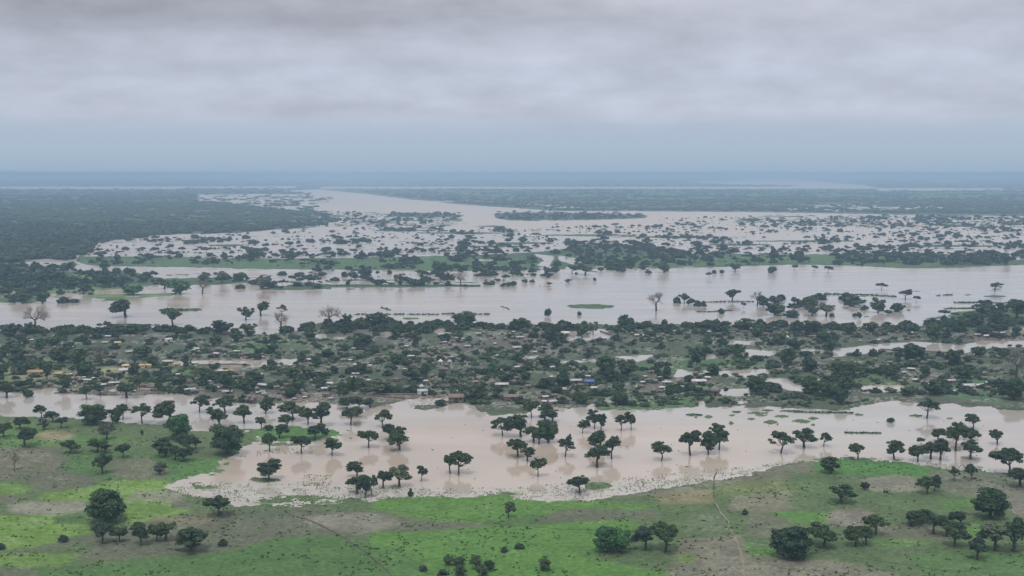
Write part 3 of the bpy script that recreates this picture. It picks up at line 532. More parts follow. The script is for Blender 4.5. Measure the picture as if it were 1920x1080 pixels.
# ------------------------------------------------------------------ tree positions: x, base y, crown width px, crown top y, type
TREES = """
196 981 66 921 D;193 890 34 854 B;193 1021 36 985 B;224 1018 27 990 B;264 1026 34 983 B;293 1017 28 987 B;311 1016 38 981 B;360 1035 54 992 B;418 1026 18 1009 S;118 1018 18 1000 S;3 1032 18 1018 S;
410 970 50 932 U;505 900 48 867 U;669 895 30 866 B;670 926 38 893 B;684 934 26 895 B;697 928 24 893 A;718 916 30 882 B;749 912 37 873 P;790 902 22 875 U;770 931 10 911 S;844 888 26 852 B;861 889 42 848 U;
1009 893 29 860 U;1087 925 46 894 U;954 972 20 943 P;1135 1036 46 990 T;1162 1036 42 992 T;1211 1034 44 988 B;1249 1037 50 987 B;1018 1073 24 1047 S;840 1062 20 1044 S;860 1063 26 1048 S;865 1082 24 1062 S;893 1070 24 1046 S;905 1084 22 1064 S;918 1074 20 1052 S;795 1072 18 1058 S;945 1038 14 1024 S;975 1032 18 1018 S;830 1080 20 1066 S;
1557 890 34 860 B;1577 944 46 912 B;1621 922 17 901 S;1661 934 11 921 A;1738 929 32 897 B;1752 924 22 893 B;1790 905 22 878 A;1822 903 20 873 B;1856 973 54 921 D;1397 967 11 953 S;1485 1048 70 992 D;1544 1026 50 987 B;1604 1026 38 990 B;1624 1024 34 992 B;1641 1005 46 970 U;1707 987 36 960 B;1730 982 44 957 U;1750 1004 38 968 B;1800 986 32 962 B;1790 1027 46 985 B;1774 1008 28 980 B;1832 1051 38 1012 B;1865 1036 54 983 P;1900 1037 54 975 B;1893 890 52 846 U;1912 914 48 880 B;
8 822 26 797 B;38 806 28 785 B;47 839 36 806 B;77 784 22 760 U;84 807 20 784 P;98 793 28 773 U;115 805 20 785 B;131 851 34 828 U;182 849 36 825 B;197 852 24 830 B;232 860 31 835 U;176 797 44 761 D;206 783 20 767 U;218 796 18 768 D;231 786 27 759 U;267 794 36 757 A;200 826 28 797 P;266 818 6 804 S;318 792 48 752 B;335 824 44 781 G;
309 858 36 824 B;328 864 24 838 B;346 867 30 841 U;352 852 36 818 B;367 844 20 823 B;426 852 56 800 D;375 773 34 742 U;398 787 26 764 B;412 801 34 767 B;423 773 38 743 U;457 794 32 761 B;12 746 36 715 B;55 745 20 728 B;118 737 32 708 B;163 749 26 724 U;188 741 22 720 B;237 745 34 716 B;262 728 20 708 B;298 740 20 716 U;340 733 26 708 B;220 721 27 700 U;27 884 16 850 L;300 891 24 868 P;
490 806 18 784 B;498 775 26 745 B;548 788 46 753 U;538 801 28 778 B;602 799 38 754 B;577 796 27 766 B;592 825 36 797 U;525 823 26 798 B;503 809 18 795 B;505 846 26 813 B;565 851 34 817 U;622 853 34 821 U;610 817 16 800 B;658 796 38 765 U;669 781 20 762 B;719 800 32 770 U;691 839 36 807 U;733 824 34 795 B;745 836 34 801 B;749 844 40 811 U;942 817 36 782 A;650 766 26 746 B;673 766 32 743 U;693 763 26 747 B;827 761 22 747 S;
975 819 44 778 B;997 783 30 753 U;1022 787 28 758 B;1035 791 34 768 B;1000 828 38 800 B;1010 833 26 806 B;1027 829 36 788 D;970 856 34 823 B;989 864 28 838 B;1060 856 35 820 A;1093 812 22 785 U;1114 803 28 769 U;1127 808 18 775 B;1164 808 22 778 U;1183 806 22 772 U;1125 841 40 808 B;1147 861 28 820 B;1120 876 42 838 B;1068 824 9 809 L;1241 863 36 827 U;1294 854 36 809 B;1329 850 30 809 B;1348 843 44 797 U;
1463 849 48 809 A;1508 839 40 804 B;1545 837 22 812 U;1609 862 29 834 B;1677 861 31 827 B;1671 793 15 780 B;1738 784 40 748 A;1721 865 30 836 B;1727 835 22 820 U;1745 860 34 830 B;1762 863 36 824 B;1760 828 26 804 B;1792 846 38 795 B;1790 822 30 802 B;1823 804 30 777 U;1822 838 30 802 B;1820 861 36 826 B;1870 833 28 806 B;
65 616 46 576 L;234 594 46 562 B;324 610 33 579 B;617 610 44 575 L;528 592 21 572 A;526 618 36 586 L;461 600 30 576 B;489 592 27 566 B;415 628 42 602 U;465 632 30 608 B;1027 594 14 573 B;1087 591 8 581 L;1231 583 36 548 L;1373 564 26 542 B;1420 572 26 547 L;1430 574 24 555 D;1269 568 14 551 B;1283 569 20 551 B;1296 571 16 555 B;1307 574 13 558 B;1318 576 13 560 B;1352 588 13 575 B;1453 591 34 570 D;1646 586 28 559 D;1653 544 22 530 U;1866 546 27 530 U;1698 561 27 543 U;1718 567 15 553 U;1464 562 16 548 B;1487 586 24 569 U;1520 580 30 557 B;1523 592 26 574 B;1549 592 28 568 P;1610 598 10 580 B;1394 578 10 566 U;1482 592 11 582 S;1560 594 9 584 S;1174 616 33 592 D;1246 612 13 594 D;1835 612 32 589 B;1868 613 28 594 B;1880 592 30 570 B;1906 598 44 562 B;1847 594 18 578 B;1770 600 11 588 S;1787 602 9 591 S;
17 627 22 608 D;53 628 17 606 D;143 625 17 611 D;200 618 14 602 A;187 618 11 606 A;222 628 20 613 D;247 627 30 609 D;268 619 9 612 S;180 637 20 621 D;152 641 22 626 D;115 634 20 620 D;45 646 18 630 D;75 656 22 638 D;100 649 30 632 D;130 653 22 637 D;10 671 20 650 D;30 666 28 648 D;35 682 30 662 D;115 682 32 660 D;150 682 36 655 D;105 666 22 650 D;122 661 22 646 D;190 687 38 651 L;265 674 34 650 D;253 684 26 665 P;285 686 30 668 D;160 709 34 680 D;38 699 28 678 D;5 706 20 686 D;62 691 20 672 P;84 698 30 678 D;87 714 18 690 B;187 710 16 696 D;250 705 20 683 B;272 705 18 692 D;292 706 16 692 D;298 719 18 706 B;280 646 18 632 D;310 701 20 684 G;45 723 20 713 B;26 712 18 690 P;215 655 20 642 D;
382 623 24 615 D;335 626 18 614 D;360 654 20 638 D;403 650 26 630 D;445 642 28 621 D;350 690 19 668 B;510 664 22 645 D;516 643 18 625 D;580 638 25 616 D;567 680 20 660 D;510 684 18 668 D;398 701 26 682 B;387 717 26 697 D;425 727 26 703 D;393 734 22 718 D;460 730 32 711 D;477 718 32 697 D;615 671 26 655 D;545 710 26 690 D;575 712 30 690 P;560 737 34 712 D;545 747 26 728 D;600 720 22 704 D;626 702 16 680 D;636 744 20 718 B;456 754 16 736 B;618 613 18 602 B;594 690 20 672 D;
650 612 22 590 B;668 614 26 600 D;702 616 40 587 D;742 633 26 610 D;750 612 9 599 B;795 613 8 601 B;772 637 20 620 D;778 649 14 634 D;835 638 21 621 D;858 634 12 624 S;685 650 26 627 D;670 650 17 634 D;923 661 18 646 D;763 667 18 653 D;742 684 26 665 D;808 679 14 668 D;677 702 22 680 D;655 702 18 686 D;727 706 20 692 D;772 714 34 690 D;798 706 18 683 D;830 716 20 695 D;895 702 16 688 D;925 702 26 682 G;950 720 26 700 D;660 732 28 708 D;710 740 42 711 P;765 737 14 725 D;850 730 36 708 P;893 752 38 725 B;932 747 27 725 B;870 612 42 588 D;840 609 20 597 D;900 610 26 600 D;
975 618 36 598 D;1030 613 11 603 D;1057 613 22 597 D;1030 642 34 613 D;1000 634 20 618 D;1092 632 26 604 D;1112 628 18 604 P;1155 640 18 621 D;1224 634 14 618 D;1240 655 14 640 D;1102 669 24 652 P;1078 662 12 648 A;970 680 20 660 D;1020 692 26 670 B;1045 687 16 672 D;1135 700 34 668 D;1147 717 28 692 D;1177 707 34 678 D;1252 711 18 688 D;1055 726 30 695 D;1022 730 24 710 D;985 714 24 698 D;1158 742 24 718 P;1160 760 30 735 D;1052 758 20 740 B;976 758 20 740 B;1255 746 18 722 D;1270 734 20 718 D;1093 758 24 738 D;
1326 614 22 599 U;1343 614 18 594 L;1401 618 40 599 D;1378 615 11 604 D;1426 615 16 597 U;1450 616 22 600 D;1303 627 14 613 D;1418 632 26 615 D;1355 646 22 630 D;1305 684 26 650 D;1355 667 20 650 D;1383 674 24 646 D;1400 679 10 658 A;1478 685 32 655 D;1460 645 28 626 D;1490 656 28 635 D;1520 626 34 603 U;1545 641 30 620 D;1560 657 26 637 D;1590 627 30 606 D;1452 691 24 679 D;1520 699 28 672 D;1337 705 26 684 D;1292 717 18 698 D;1420 740 34 708 D;1361 743 9 725 A;1525 740 34 710 D;1555 747 30 722 D;1588 730 34 708 D;1577 760 22 735 D;1580 709 44 680 D;1607 669 15 652 D;1637 669 17 649 D;1712 676 40 646 D;1762 669 15 656 B;1788 687 26 657 D;1815 680 18 664 D;1835 670 20 650 D;1880 672 22 655 D;1905 712 44 655 L;1665 707 26 686 D;1737 706 22 688 D;1805 710 28 690 D;1772 727 18 710 D;1750 742 34 716 D;1875 732 22 712 D;1900 750 44 712 D;1630 624 28 605 D;1750 640 26 610 D;1775 638 20 616 D;1763 615 12 606 B;1800 624 20 596 D;1797 646 12 628 B;1845 630 26 614 D;1905 624 18 608 B;1640 736 24 724 D;1700 744 26 728 D;
43 568 34 546 D;80 569 26 545 D;116 568 22 552 D;25 568 16 556 D;137 567 26 558 D;157 551 34 533 B;128 549 20 535 U;197 538 34 517 D;226 538 26 520 D;241 531 20 517 D;308 541 27 522 B;250 553 34 537 G;233 547 9 536 A;278 487 22 471 D;195 501 20 489 D;200 516 16 503 B;243 513 14 503 U;65 501 14 488 B;88 498 9 492 U;127 507 28 492 D;20 522 26 500 D;55 527 24 510 D;77 532 26 512 D;103 528 34 508 D;122 534 22 515 D;45 537 22 525 D;85 542 24 527 D;
337 551 40 525 G;382 528 23 512 D;379 551 30 525 L;416 532 28 510 P;449 528 26 512 D;451 541 18 530 P;495 542 32 518 P;514 540 14 520 B;530 516 18 505 D;562 519 19 506 D;594 509 18 495 D;603 518 18 507 D;547 530 16 516 U;578 532 28 515 U;592 541 22 530 D;475 489 22 465 D;420 487 14 467 D;686 521 27 498 D;645 519 12 505 B;708 519 11 507 U;720 509 14 495 U;731 514 9 502 B;653 537 8 520 B;693 527 12 518 D;749 536 18 515 P;790 521 9 510 B;792 536 10 522 L;827 512 28 490 D;841 523 18 508 B;868 511 18 492 D;864 537 28 512 L;890 517 11 504 U;905 515 14 503 U;945 526 10 515 U;872 467 28 449 D;862 489 26 475 D;880 480 20 466 D;910 471 18 460 D;930 474 20 457 D;
996 490 20 475 D;1025 521 18 500 B;998 512 16 497 B;965 514 22 498 B;1042 512 18 495 B;1073 514 24 498 U;1097 515 30 496 B;1045 499 16 485 B;1127 509 12 498 B;1089 492 20 477 D;1215 514 12 503 B;1165 510 22 495 D;1245 511 26 490 D;984 531 12 521 B;998 530 11 521 B;1115 527 7 518 B;1377 509 26 494 B;1340 514 9 503 B;1354 514 9 503 B;1330 521 13 509 U;1449 513 20 495 B;1490 508 15 495 U;1527 508 15 497 U;1553 512 21 498 U;1452 493 18 463 D;1498 484 18 466 D;1572 497 22 483 D;1425 492 16 480 D;1885 497 20 477 B;1355 470 20 452 D
"""
PARSE = []
for s in TREES.replace('\n', '').split(';'):
    if not s.strip(): continue
    a = s.split(); PARSE.append((float(a[0]), float(a[1]), float(a[2]), float(a[3]), a[4]))
seen = set(); PARSE = [q for q in PARSE if not ((q[0], q[1]) in seen or seen.add((q[0], q[1])))]
area = [w*(y-t) for x, y, w, t, k in PARSE]
order = sorted(range(len(PARSE)), key=lambda i: -area[i])
NIND = 330
IND = [PARSE[i] for i in order[:NIND]]; REST = [PARSE[i] for i in order[NIND:]]
print("trees listed", len(PARSE), "individual", len(IND))

BANDS = [(990, 'on the nearest field'), (930, 'just behind the nearest field'), (880, 'by the near waterline'), (850, "near the channel's close side"), (820, 'around the channel middle'), (790, "towards the channel's far side"),
         (765, 'just off the village waterfront'), (740, 'on the village waterfront'), (715, "among the village's front huts"), (690, "among the village's second huts"), (665, 'in the middle of the village'), (640, 'in the back of the village'),
         (617, "behind the village's last huts"), (600, 'at the village riverbank'), (570, 'in the near half of the river'), (540, "around the river's middle"), (520, "at the river's far bank"), (500, 'behind the far bank'), (480, 'on the long green island'), (0, 'beyond the green island')]
SEGS = ['far left', 'left', 'left of centre', 'just left of centre', 'just right of centre', 'right of centre', 'right', 'far right']
ORD = ['leftmost', 'second', 'third', 'fourth', 'fifth', 'sixth', 'seventh', 'eighth', 'ninth', 'tenth', 'eleventh', 'twelfth', 'thirteenth', 'fourteenth', 'fifteenth', 'sixteenth', 'seventeenth', 'eighteenth', 'nineteenth', 'twentieth']
for _t in ('twenty', 'thirty', 'forty', 'fifty'): ORD += [f'{_t}-{_o}' for _o in ('first', 'second', 'third', 'fourth', 'fifth', 'sixth', 'seventh', 'eighth', 'ninth', 'nth')]
def cell(x, y):
    b = next(i for i, (v, _) in enumerate(BANDS) if y >= v)
    return b, min(7, max(0, int(x//240)))
HAND = {
 (196,981): 'largest round dark tree on the lower left field, crown reaching the grass', (335,824): 'bright fresh green round tree at the left field edge by the water', (426,852): 'big dark dense tree at the tip of the left field beside the pond',
 (505,900): 'wide dark umbrella tree on its own grassy islet, left of centre shallows', (410,970): 'lone flat topped tree on bare soil below the white shallows', (65,616): 'leafless tree with forked branches standing in the river at far left',
 (234,594): 'wide dark tree alone in the river, between the bare tree and the reed islet', (617,610): 'leafless spreading tree at the riverbank left of centre', (1231,583): 'leafless wide tree alone in open river, right of the grassy islet',
 (1087,925): 'dark umbrella tree on the grassy shoal in the near shallows', (1856,973): 'dense rounded dark tree on the right field by the curved pale path', (1485,1048): 'largest dense green tree at the lower right foreground',
 (1646,586): 'solid dome shaped dark tree standing in the river at right', (267,794): 'airy acacia with open branches at the left field waterline', (318,792): 'dark layered tree in water just behind the bright green round tree',
 (190,687): 'pale leafless tree in the village above the yellow green clearing', (1241,863): 'small umbrella tree with crooked trunk alone in brown water', (790,902): 'tiny umbrella tree on a thin trunk in the near shallows',
 (749,912): 'greyish rounded tree on a grass strip in the shallows', (861,889): 'taller right tree of the joined pair standing in brown water', (844,888): 'lower left tree of the joined pair standing in brown water',
 (1009,893): 'lopsided small tree with thin trunk in brown water, right of the joined pair', (1738,784): 'airy tree standing off the village shore at right, long mirrored crown', (1671,793): 'very small round tree alone in the right channel',
 (234,562): '', (176,797): 'broad dark bush clump at the left field waterline, no trunk showing', (526,618): 'wide brownish leafless tree in the river, below a smaller crown', (1893,890): 'big flat topped tree at the right edge waterline',
 (379,551): 'pale leafless tree at the river inlet on the left', (954,972): 'small greyish tree alone on bright grass, centre foreground', (27,884): 'thin leafless sapling on the brown field at far left', (1068,824): 'dead leaning snag just above an airy tree in the channel',
 (1905,712): 'large brownish bare crown at the right edge of the village',
}
TYPE = {'U': ('umbrella', M_DARK, 'umbrella_tree', 'flat topped'), 'B': ('broad', M_DARK, 'broad_tree', 'dark rounded'), 'D': ('dense', M_DENSE, 'dense_tree', 'dense dark'), 'T': ('dense', M_BRIGHT, 'dense_tree', 'dense green'), 'G': ('dense', M_BRIGHT, 'dense_tree', 'fresh green'),
        'S': ('shrub', M_DENSE, 'shrub', 'small bushy'), 'A': ('airy', M_DARK, 'airy_acacia', 'thin crowned'), 'P': ('broad', M_PALE, 'pale_tree', 'pale greyish'), 'L': ('bare', M_TWIG, 'bare_tree', 'leafless')}
cells = {}
for q in IND: cells.setdefault(cell(q[0], q[1]), []).append(q)
for k in cells: cells[k].sort(key=lambda q: (q[0], q[1]))
def place_label(q, adj, noun, members, k):
    b, s = k; i = members.index(q)
    pos = '' if len(members) == 1 else (ORD[i]+' ' if i == 0 else ORD[i]+' from left ')
    return f"{adj} {noun} {pos}{BANDS[b][1]}, {SEGS[s]}"
for q in IND:
    x, y, w, top, ty = q
    kind, mat, name, adj = TYPE[ty]
    if ty == 'S' and y > 1000: mat = M_GARD
    k = cell(x, y)
    lab = HAND.get((int(x), int(y))) or place_label(q, adj, 'shrub' if ty == 'S' else 'tree', cells[k], k)
    X, Y, t_ = ground_pt(x, y)
    z = zsample(x, y); z = z if z > 0.02 else 0.0
    hm = (y-top)*t_/F*1.03; wm_ = w*t_/F*(.97 if ty in 'UBAPL' else 1.0)
    lod = 0 if y > 745 or w > 40 else 1
    seed = int(x*7+y*3)
    tr, cr = tree_mesh(kind, seed % (6 if lod == 0 else 5), lod, mat)
    e = bpy.data.objects.new(name, None); COL.objects.link(e); e.empty_display_size = .5
    e.location = (X, Y, z); e.rotation_euler = (math.radians((seed*13) % 11-5), math.radians((seed*7) % 11-5), (seed*1.7) % 6.28)
    e.scale = (wm_/10, wm_/10, hm/10)
    grp = ('shrubs dotted over the near field' if ty == 'S' and y > 780 else 'trees on the near fields' if y > 925 or (y > 778 and x < 460) else 'trees standing in the near flood channel' if y > 764 else 'trees growing through the flooded village' if y > 612 else 'trees standing in and along the wide river' if y > 520 else 'trees on the long green island')
    tag(e, lab, 'shrub' if ty == 'S' else 'tree', grp)
    link('trunk', tr, e); link('branches' if ty == 'L' else 'crown', cr, e)

# ------------------------------------------------------------------ far trees too many to count, as stuff
def templates(n, nl, ls, ncl, flat, rmin, rmax):
    out_ = []
    for s in range(n):
        g = np.random.default_rng(900+s*13+ncl); cs, rs = [], []
        for i in range(ncl):
            a = g.random()*6.283; r = 3.6*math.sqrt(g.random()); q = rmin+(rmax-rmin)*g.random()
            cs.append((r*math.cos(a), r*math.sin(a), (8.2 if flat else 6.4)-(1.6 if flat else 3.2)*(r/3.6)**2-g.random()*(1.6 if flat else 3.4))); rs.append((q*1.2, q*1.2, q*.85))
        V, Pn = foliage(np.array(cs), np.array(rs), nl, ls, g, .85)
        tv, tp = tubes([([(0, 0, -1), (.1, 0, 5.5)], [.3, .2])], 3)
        polys = [Pn[0]]+([Pn[1]] if len(Pn) > 1 else [])+[tp[0]+len(V)]
        out_.append((np.concatenate([V, tv]), polys))
    return out_
TA = templates(6, 9, 1.0, 9, True, 1.2, 1.9); TB = templates(6, 9, 1.1, 11, False, 1.6, 2.4); TC = templates(6, 0, 1, 6, False, 2.2, 3.2)
def scatter(items, name, mat=None):
    """items: (u, v, wpx, hpx, tmpl)"""
    VS, T3, T4 = [], [], []; base = 0
    for (u, v, w, h, tm) in items:
        X, Y, t_ = ground_pt(u, v); z = max(0.0, zsample(u, v)); a = random.random()*6.283; c, s = math.cos(a), math.sin(a)
        V, P = tm; S = w*t_/F/10; Sz = h*t_/F/10
        v2 = np.empty_like(V); v2[:, 0] = X+(V[:, 0]*c-V[:, 1]*s)*S; v2[:, 1] = Y+(V[:, 0]*s+V[:, 1]*c)*S; v2[:, 2] = z+V[:, 2]*Sz
        VS.append(v2)
        for p_ in P: (T3 if p_.shape[1] == 3 else T4).append(p_+base)
        base += len(V)
    me = mesh_np(name, np.concatenate(VS), [np.concatenate(T3), np.concatenate(T4)], [mat or M_FAR])
    return link(name, me)
def sample(n, poly, need='any', dens=None):
    p = np.array(poly, float); res = []
    x0, x1, y0, y1 = p[:, 0].min(), p[:, 0].max(), p[:, 1].min(), p[:, 1].max()
    u = RNG.uniform(x0, x1, n*4); v = RNG.uniform(y0, y1, n*4); ok = inpoly(u, v, poly)
    z = zarr(u, v)
    if need == 'land': ok &= z > 0
    if need == 'water': ok &= z <= 0
    if dens is not None: ok &= dens(u, v) > RNG.random(n*4)
    return list(zip(u[ok], v[ok]))[:n]
pick = lambda L_: L_[random.randrange(len(L_))]
items = []
for x, y, w, top, ty in REST: items.append((x, y, w, y-top, pick(TA if ty in 'UA' else TB)))
def clumpy(s, seed, lo=.35, g=3.0):
    return lambda u, v: np.clip((fnoise(u, ground_pt(u, v)[1], s, 2, seed)-lo)*g, .03, 1)
# scattered trees of the drowned woodland
for n, poly, need, dens in ((900, [(190,448),(450,437),(660,428),(960,430),(960,482),(640,484),(150,486)], 'any', clumpy(60, 81, .40)),
                      (2500, [(960,428),(1250,422),(1400,412),(1700,408),(2340,412),(2340,490),(1900,488),(1500,478),(960,480)], 'any', clumpy(70, 82, .34)),
                      (800, [(1380,410),(1600,404),(2340,411),(2340,434),(1700,430),(1450,424)], 'any', clumpy(50, 83, .25)),
                      (260, [(130,484),(1000,480),(1010,508),(150,498)], 'land', clumpy(50, 84, .5)), (230, [(1040,470),(1300,476),(1900,478),(1900,500),(1100,500)], 'land', clumpy(50, 85, .5)),
                      (230, [(1080,455),(1190,448),(1310,472),(1300,500),(1150,508),(1050,492)], 'any', clumpy(22, 101, .42, 4)), (230, [(1540,470),(1720,462),(1790,498),(1600,500)], 'any', clumpy(22, 102, .42, 4)), (150, [(1790,470),(1880,475),(1890,495),(1780,498)], 'any', None),
                      (200, [(600,506),(1100,506),(1060,538),(600,538)], 'any', clumpy(40, 86, .55)), (190, [(1400,560),(1650,556),(1700,590),(1460,598)], 'land', None), (120, [(1700,580),(1920,560),(2340,560),(2340,604),(1800,604)], 'land', None),
                      (190, [(0,496),(130,500),(300,520),(300,545),(0,562)], 'land', None), (90, [(130,556),(600,505),(600,540),(300,548)], 'land', None), (260, [(925,403),(1215,404),(1200,411),(960,412)], 'land', None), (90, [(730,400),(880,403),(860,407),(740,406)], 'land', None),
                      (260, [(600,398),(870,410),(780,434),(580,432)], 'land', None), (220, [(900,378),(1200,398),(1250,428),(960,428)], 'land', None), (60, [(1230,410),(1420,404),(1420,415),(1240,428)], 'any', None),
                      (380, [(-380,490),(0,496),(60,500),(60,560),(-380,560)], 'any', None)):
    for u, v in sample(n, poly, need, dens):
        hp = (v-VH)*(.05+.04*random.random())*random.choice((.25, .35, .45, .6, .8, 1.05)); wpx = hp*(1.0+.9*random.random())
        if zsample(u, v) <= 0 and random.random() < .6: hp *= .5; wpx *= .6
        items.append((u, v, wpx, hp, pick(TA if random.random() < .35 else TB)))
# undergrowth and small trees between the huts of the village
for n, poly in ((900, [(-380,618),(480,628),(640,606),(960,612),(1300,612),(1700,616),(2340,600),(2340,760),(1700,742),(1560,764),(1120,764),(900,760),(740,740),(400,742),(-380,730)]),):
    for u, v in sample(n, poly, 'land', clumpy(90, 88, .3)):
        hp = (v-VH)*(.012+.030*random.random()**1.6); items.append((u, v, hp*(1.1+.8*random.random()), hp, pick(TB)))
tag(scatter(items, "distant_trees"), "countless small dark trees scattered through the far floodwater and village", 'trees', kind='stuff')
items = []
for u, v in sample(3400, [(-380,618),(480,628),(640,606),(960,612),(1300,612),(1700,616),(2340,600),(2340,760),(1700,742),(1560,764),(1120,764),(900,760),(740,740),(400,742),(-380,730)], 'land', clumpy(55, 89, .3)):
    hp = (v-VH)*(.006+.020*random.random()**2); items.append((u, v, hp*(1.3+1.3*random.random()), hp, pick(TB)))
tag(scatter(items, "garden_bushes", M_GARD), "low mid green bushes and crops filling the ground between the village huts", 'bushes', kind='stuff')
items = []
for u, v in sample(260, [(0,616),(480,620),(640,606),(960,612),(1400,612),(1920,604),(1920,622),(0,628)], 'land'): 
    hp = (v-VH)*(.03+.03*random.random()); items.append((u, v, hp*(1.2+.8*random.random()), hp, pick(TB)))
tag(scatter(items, "riverbank_bushes"), "tangled dark bushes along the village riverbank", 'bushes', kind='stuff')
items = []
for n, poly, need, dens in ((7500, [(-380,384),(350,384),(600,392),(640,420),(520,431),(400,438),(200,452),(175,470),(130,486),(60,492),(-380,500)], 'land', clumpy(45, 90, .30, 6)),
                      (4200, [(-380,341),(560,341),(560,357),(620,372),(600,392),(340,390),(-380,388)], 'land', clumpy(60, 91, .15)),
                      (5200, [(640,354),(2340,356),(2340,406),(1700,400),(1400,396),(1050,394),(900,384),(760,370)], 'land', clumpy(80, 92, .2)),
                      (2600, [(-380,330),(2340,330),(2340,352),(-380,350)], 'land', None)):
    for u, v in sample(n, poly, need, dens):
        hp = max(1.0, (v-VH)*(.05+.045*random.random())); wpx = max(2.2, hp*(1.5+1.6*random.random())); items.append((u, v, wpx*(1.3 if v < 380 else 1), hp, pick(TC if v < 420 else TB)))
tag(scatter(items, "far_woodland"), "dense dark bushland stretching unbroken towards the hazy horizon", 'woodland', kind='stuff')

# low tussocks on the near fields, and stalks in the shallows
def tufts(pts, sz, name, mat, flat=False):
    n = len(pts); u = np.array([q[0] for q in pts]); v = np.array([q[1] for q in pts]); X, Y, t_ = ground_pt(u, v); z = np.maximum(zarr(u, v), 0)
    k = 5; V = []; g = RNG
    for j in range(k):
        a = g.random(n)*6.283; s = sz*(.5+g.random(n)); ox, oy = g.normal(size=(2, n))*sz*.7
        dx, dy = np.cos(a)*s, np.sin(a)*s; hh = s*(1.0 if not flat else 1.6)
        cx, cy = X+ox, Y+oy
        V.append(np.stack([np.stack([cx-dx*.6, cy-dy*.6, z-.1], 1), np.stack([cx+dx*.6, cy+dy*.6, z-.1], 1), np.stack([cx+dx*.9-dy*.3, cy+dy*.9+dx*.3, z+hh], 1), np.stack([cx-dx*.8-dy*.3, cy-dy*.8+dx*.3, z+hh*.8], 1)], 1))
    V = np.concatenate(V).reshape(-1, 3)
    return link(name, mesh_np(name, V, [np.arange(len(V)).reshape(-1, 4)], [mat]))
M_TUFT = leafmat("tussock_leaves", (.045,.085,.032), (.06,.12,.038), (.08,.15,.05))
M_REED = leafmat("flooded_grass_leaves", (.07,.10,.055), (.11,.15,.075), (.16,.20,.10))
pts = sample(2600, [(-380,800),(460,810),(480,850),(300,910),(440,952),(700,944),(1120,938),(1300,912),(1460,876),(1560,862),(1900,890),(2340,900),(2340,1105),(-380,1105)], 'land', clumpy(40, 95, .55, 5))
tag(tufts(pts, .42, "tussock_grass", M_TUFT), "low dark tussocks and weeds dotted over the near green fields", 'grass', kind='stuff')
pts = sample(4200, [(300,905),(470,904),(640,905),(800,916),(960,914),(1130,900),(1290,884),(1440,870),(1600,855),(1800,870),(1920,884),(1920,894),(1600,866),(1450,875),(1280,912),(1040,942),(800,934),(600,952),(345,932)], 'any', clumpy(20, 97, .42, 6))
pts += sample(160, [(570,890),(625,890),(620,912),(565,912)], 'any')+sample(90, [(480,845),(600,838),(560,850),(480,856)], 'any')+sample(120, [(760,750),(840,750),(830,762),(770,766)], 'any')
tag(tufts(pts, .17, "flooded_grass", M_REED, True), "pale stalks of drowned crops poking out of the near shallows", 'grass', kind='stuff')

pts = sample(55, [(400,860),(900,780),(1300,775),(1920,775),(1920,870),(1500,850),(1200,888),(900,915),(500,895)], 'water')+sample(60, [(0,575),(480,555),(1100,550),(1920,520),(1920,590),(1200,606),(600,600),(0,612)], 'water')+sample(25, [(0,742),(480,760),(480,790),(0,776)], 'water')
M_DEB = leafmat("dead_brushwood", (.06,.05,.04), (.09,.078,.06), (.13,.11,.085))
tag(tufts(pts, .28, "floating_debris", M_DEB), "drifting sticks and dead brush scattered over the brown floodwater", 'debris', kind='stuff')

# ------------------------------------------------------------------ hedges on submerged banks
def hedge(pts, wpx, hpx, lab):
    g = np.random.default_rng(int(pts[0][0])); cs, rs = [], []
    X0, Y0, t0 = ground_pt(*pts[0]); 
    for (a, b) in zip(pts[:-1], pts[1:]):
        n = max(5, int(abs(b[0]-a[0])/(wpx*.38)))
        for i in range(n):
            if g.random() < .12: continue
            f = (i+g.random()*.6)/n; u = a[0]*(1-f)+b[0]*f; v = a[1]*(1-f)+b[1]*f; X, Y, t_ = ground_pt(u, v); r = wpx*t_/F*.32*(.5+1.0*g.random()); h = hpx*t_/F*(.12+.5*g.random()**1.5)
            cs.append((X-X0+g.normal()*r*.4, Y-Y0+g.normal()*r, h*.7)); rs.append((r*1.3, r*1.1, h))
    V, P = foliage(np.array(cs), np.array(rs), 9, .6, g)
    o = link("hedge", mesh_np("hedge", V, P, [M_DENSE])); o.location = (X0, Y0, 0)
    tag(o, lab, 'hedge', 'hedges standing out of the river')
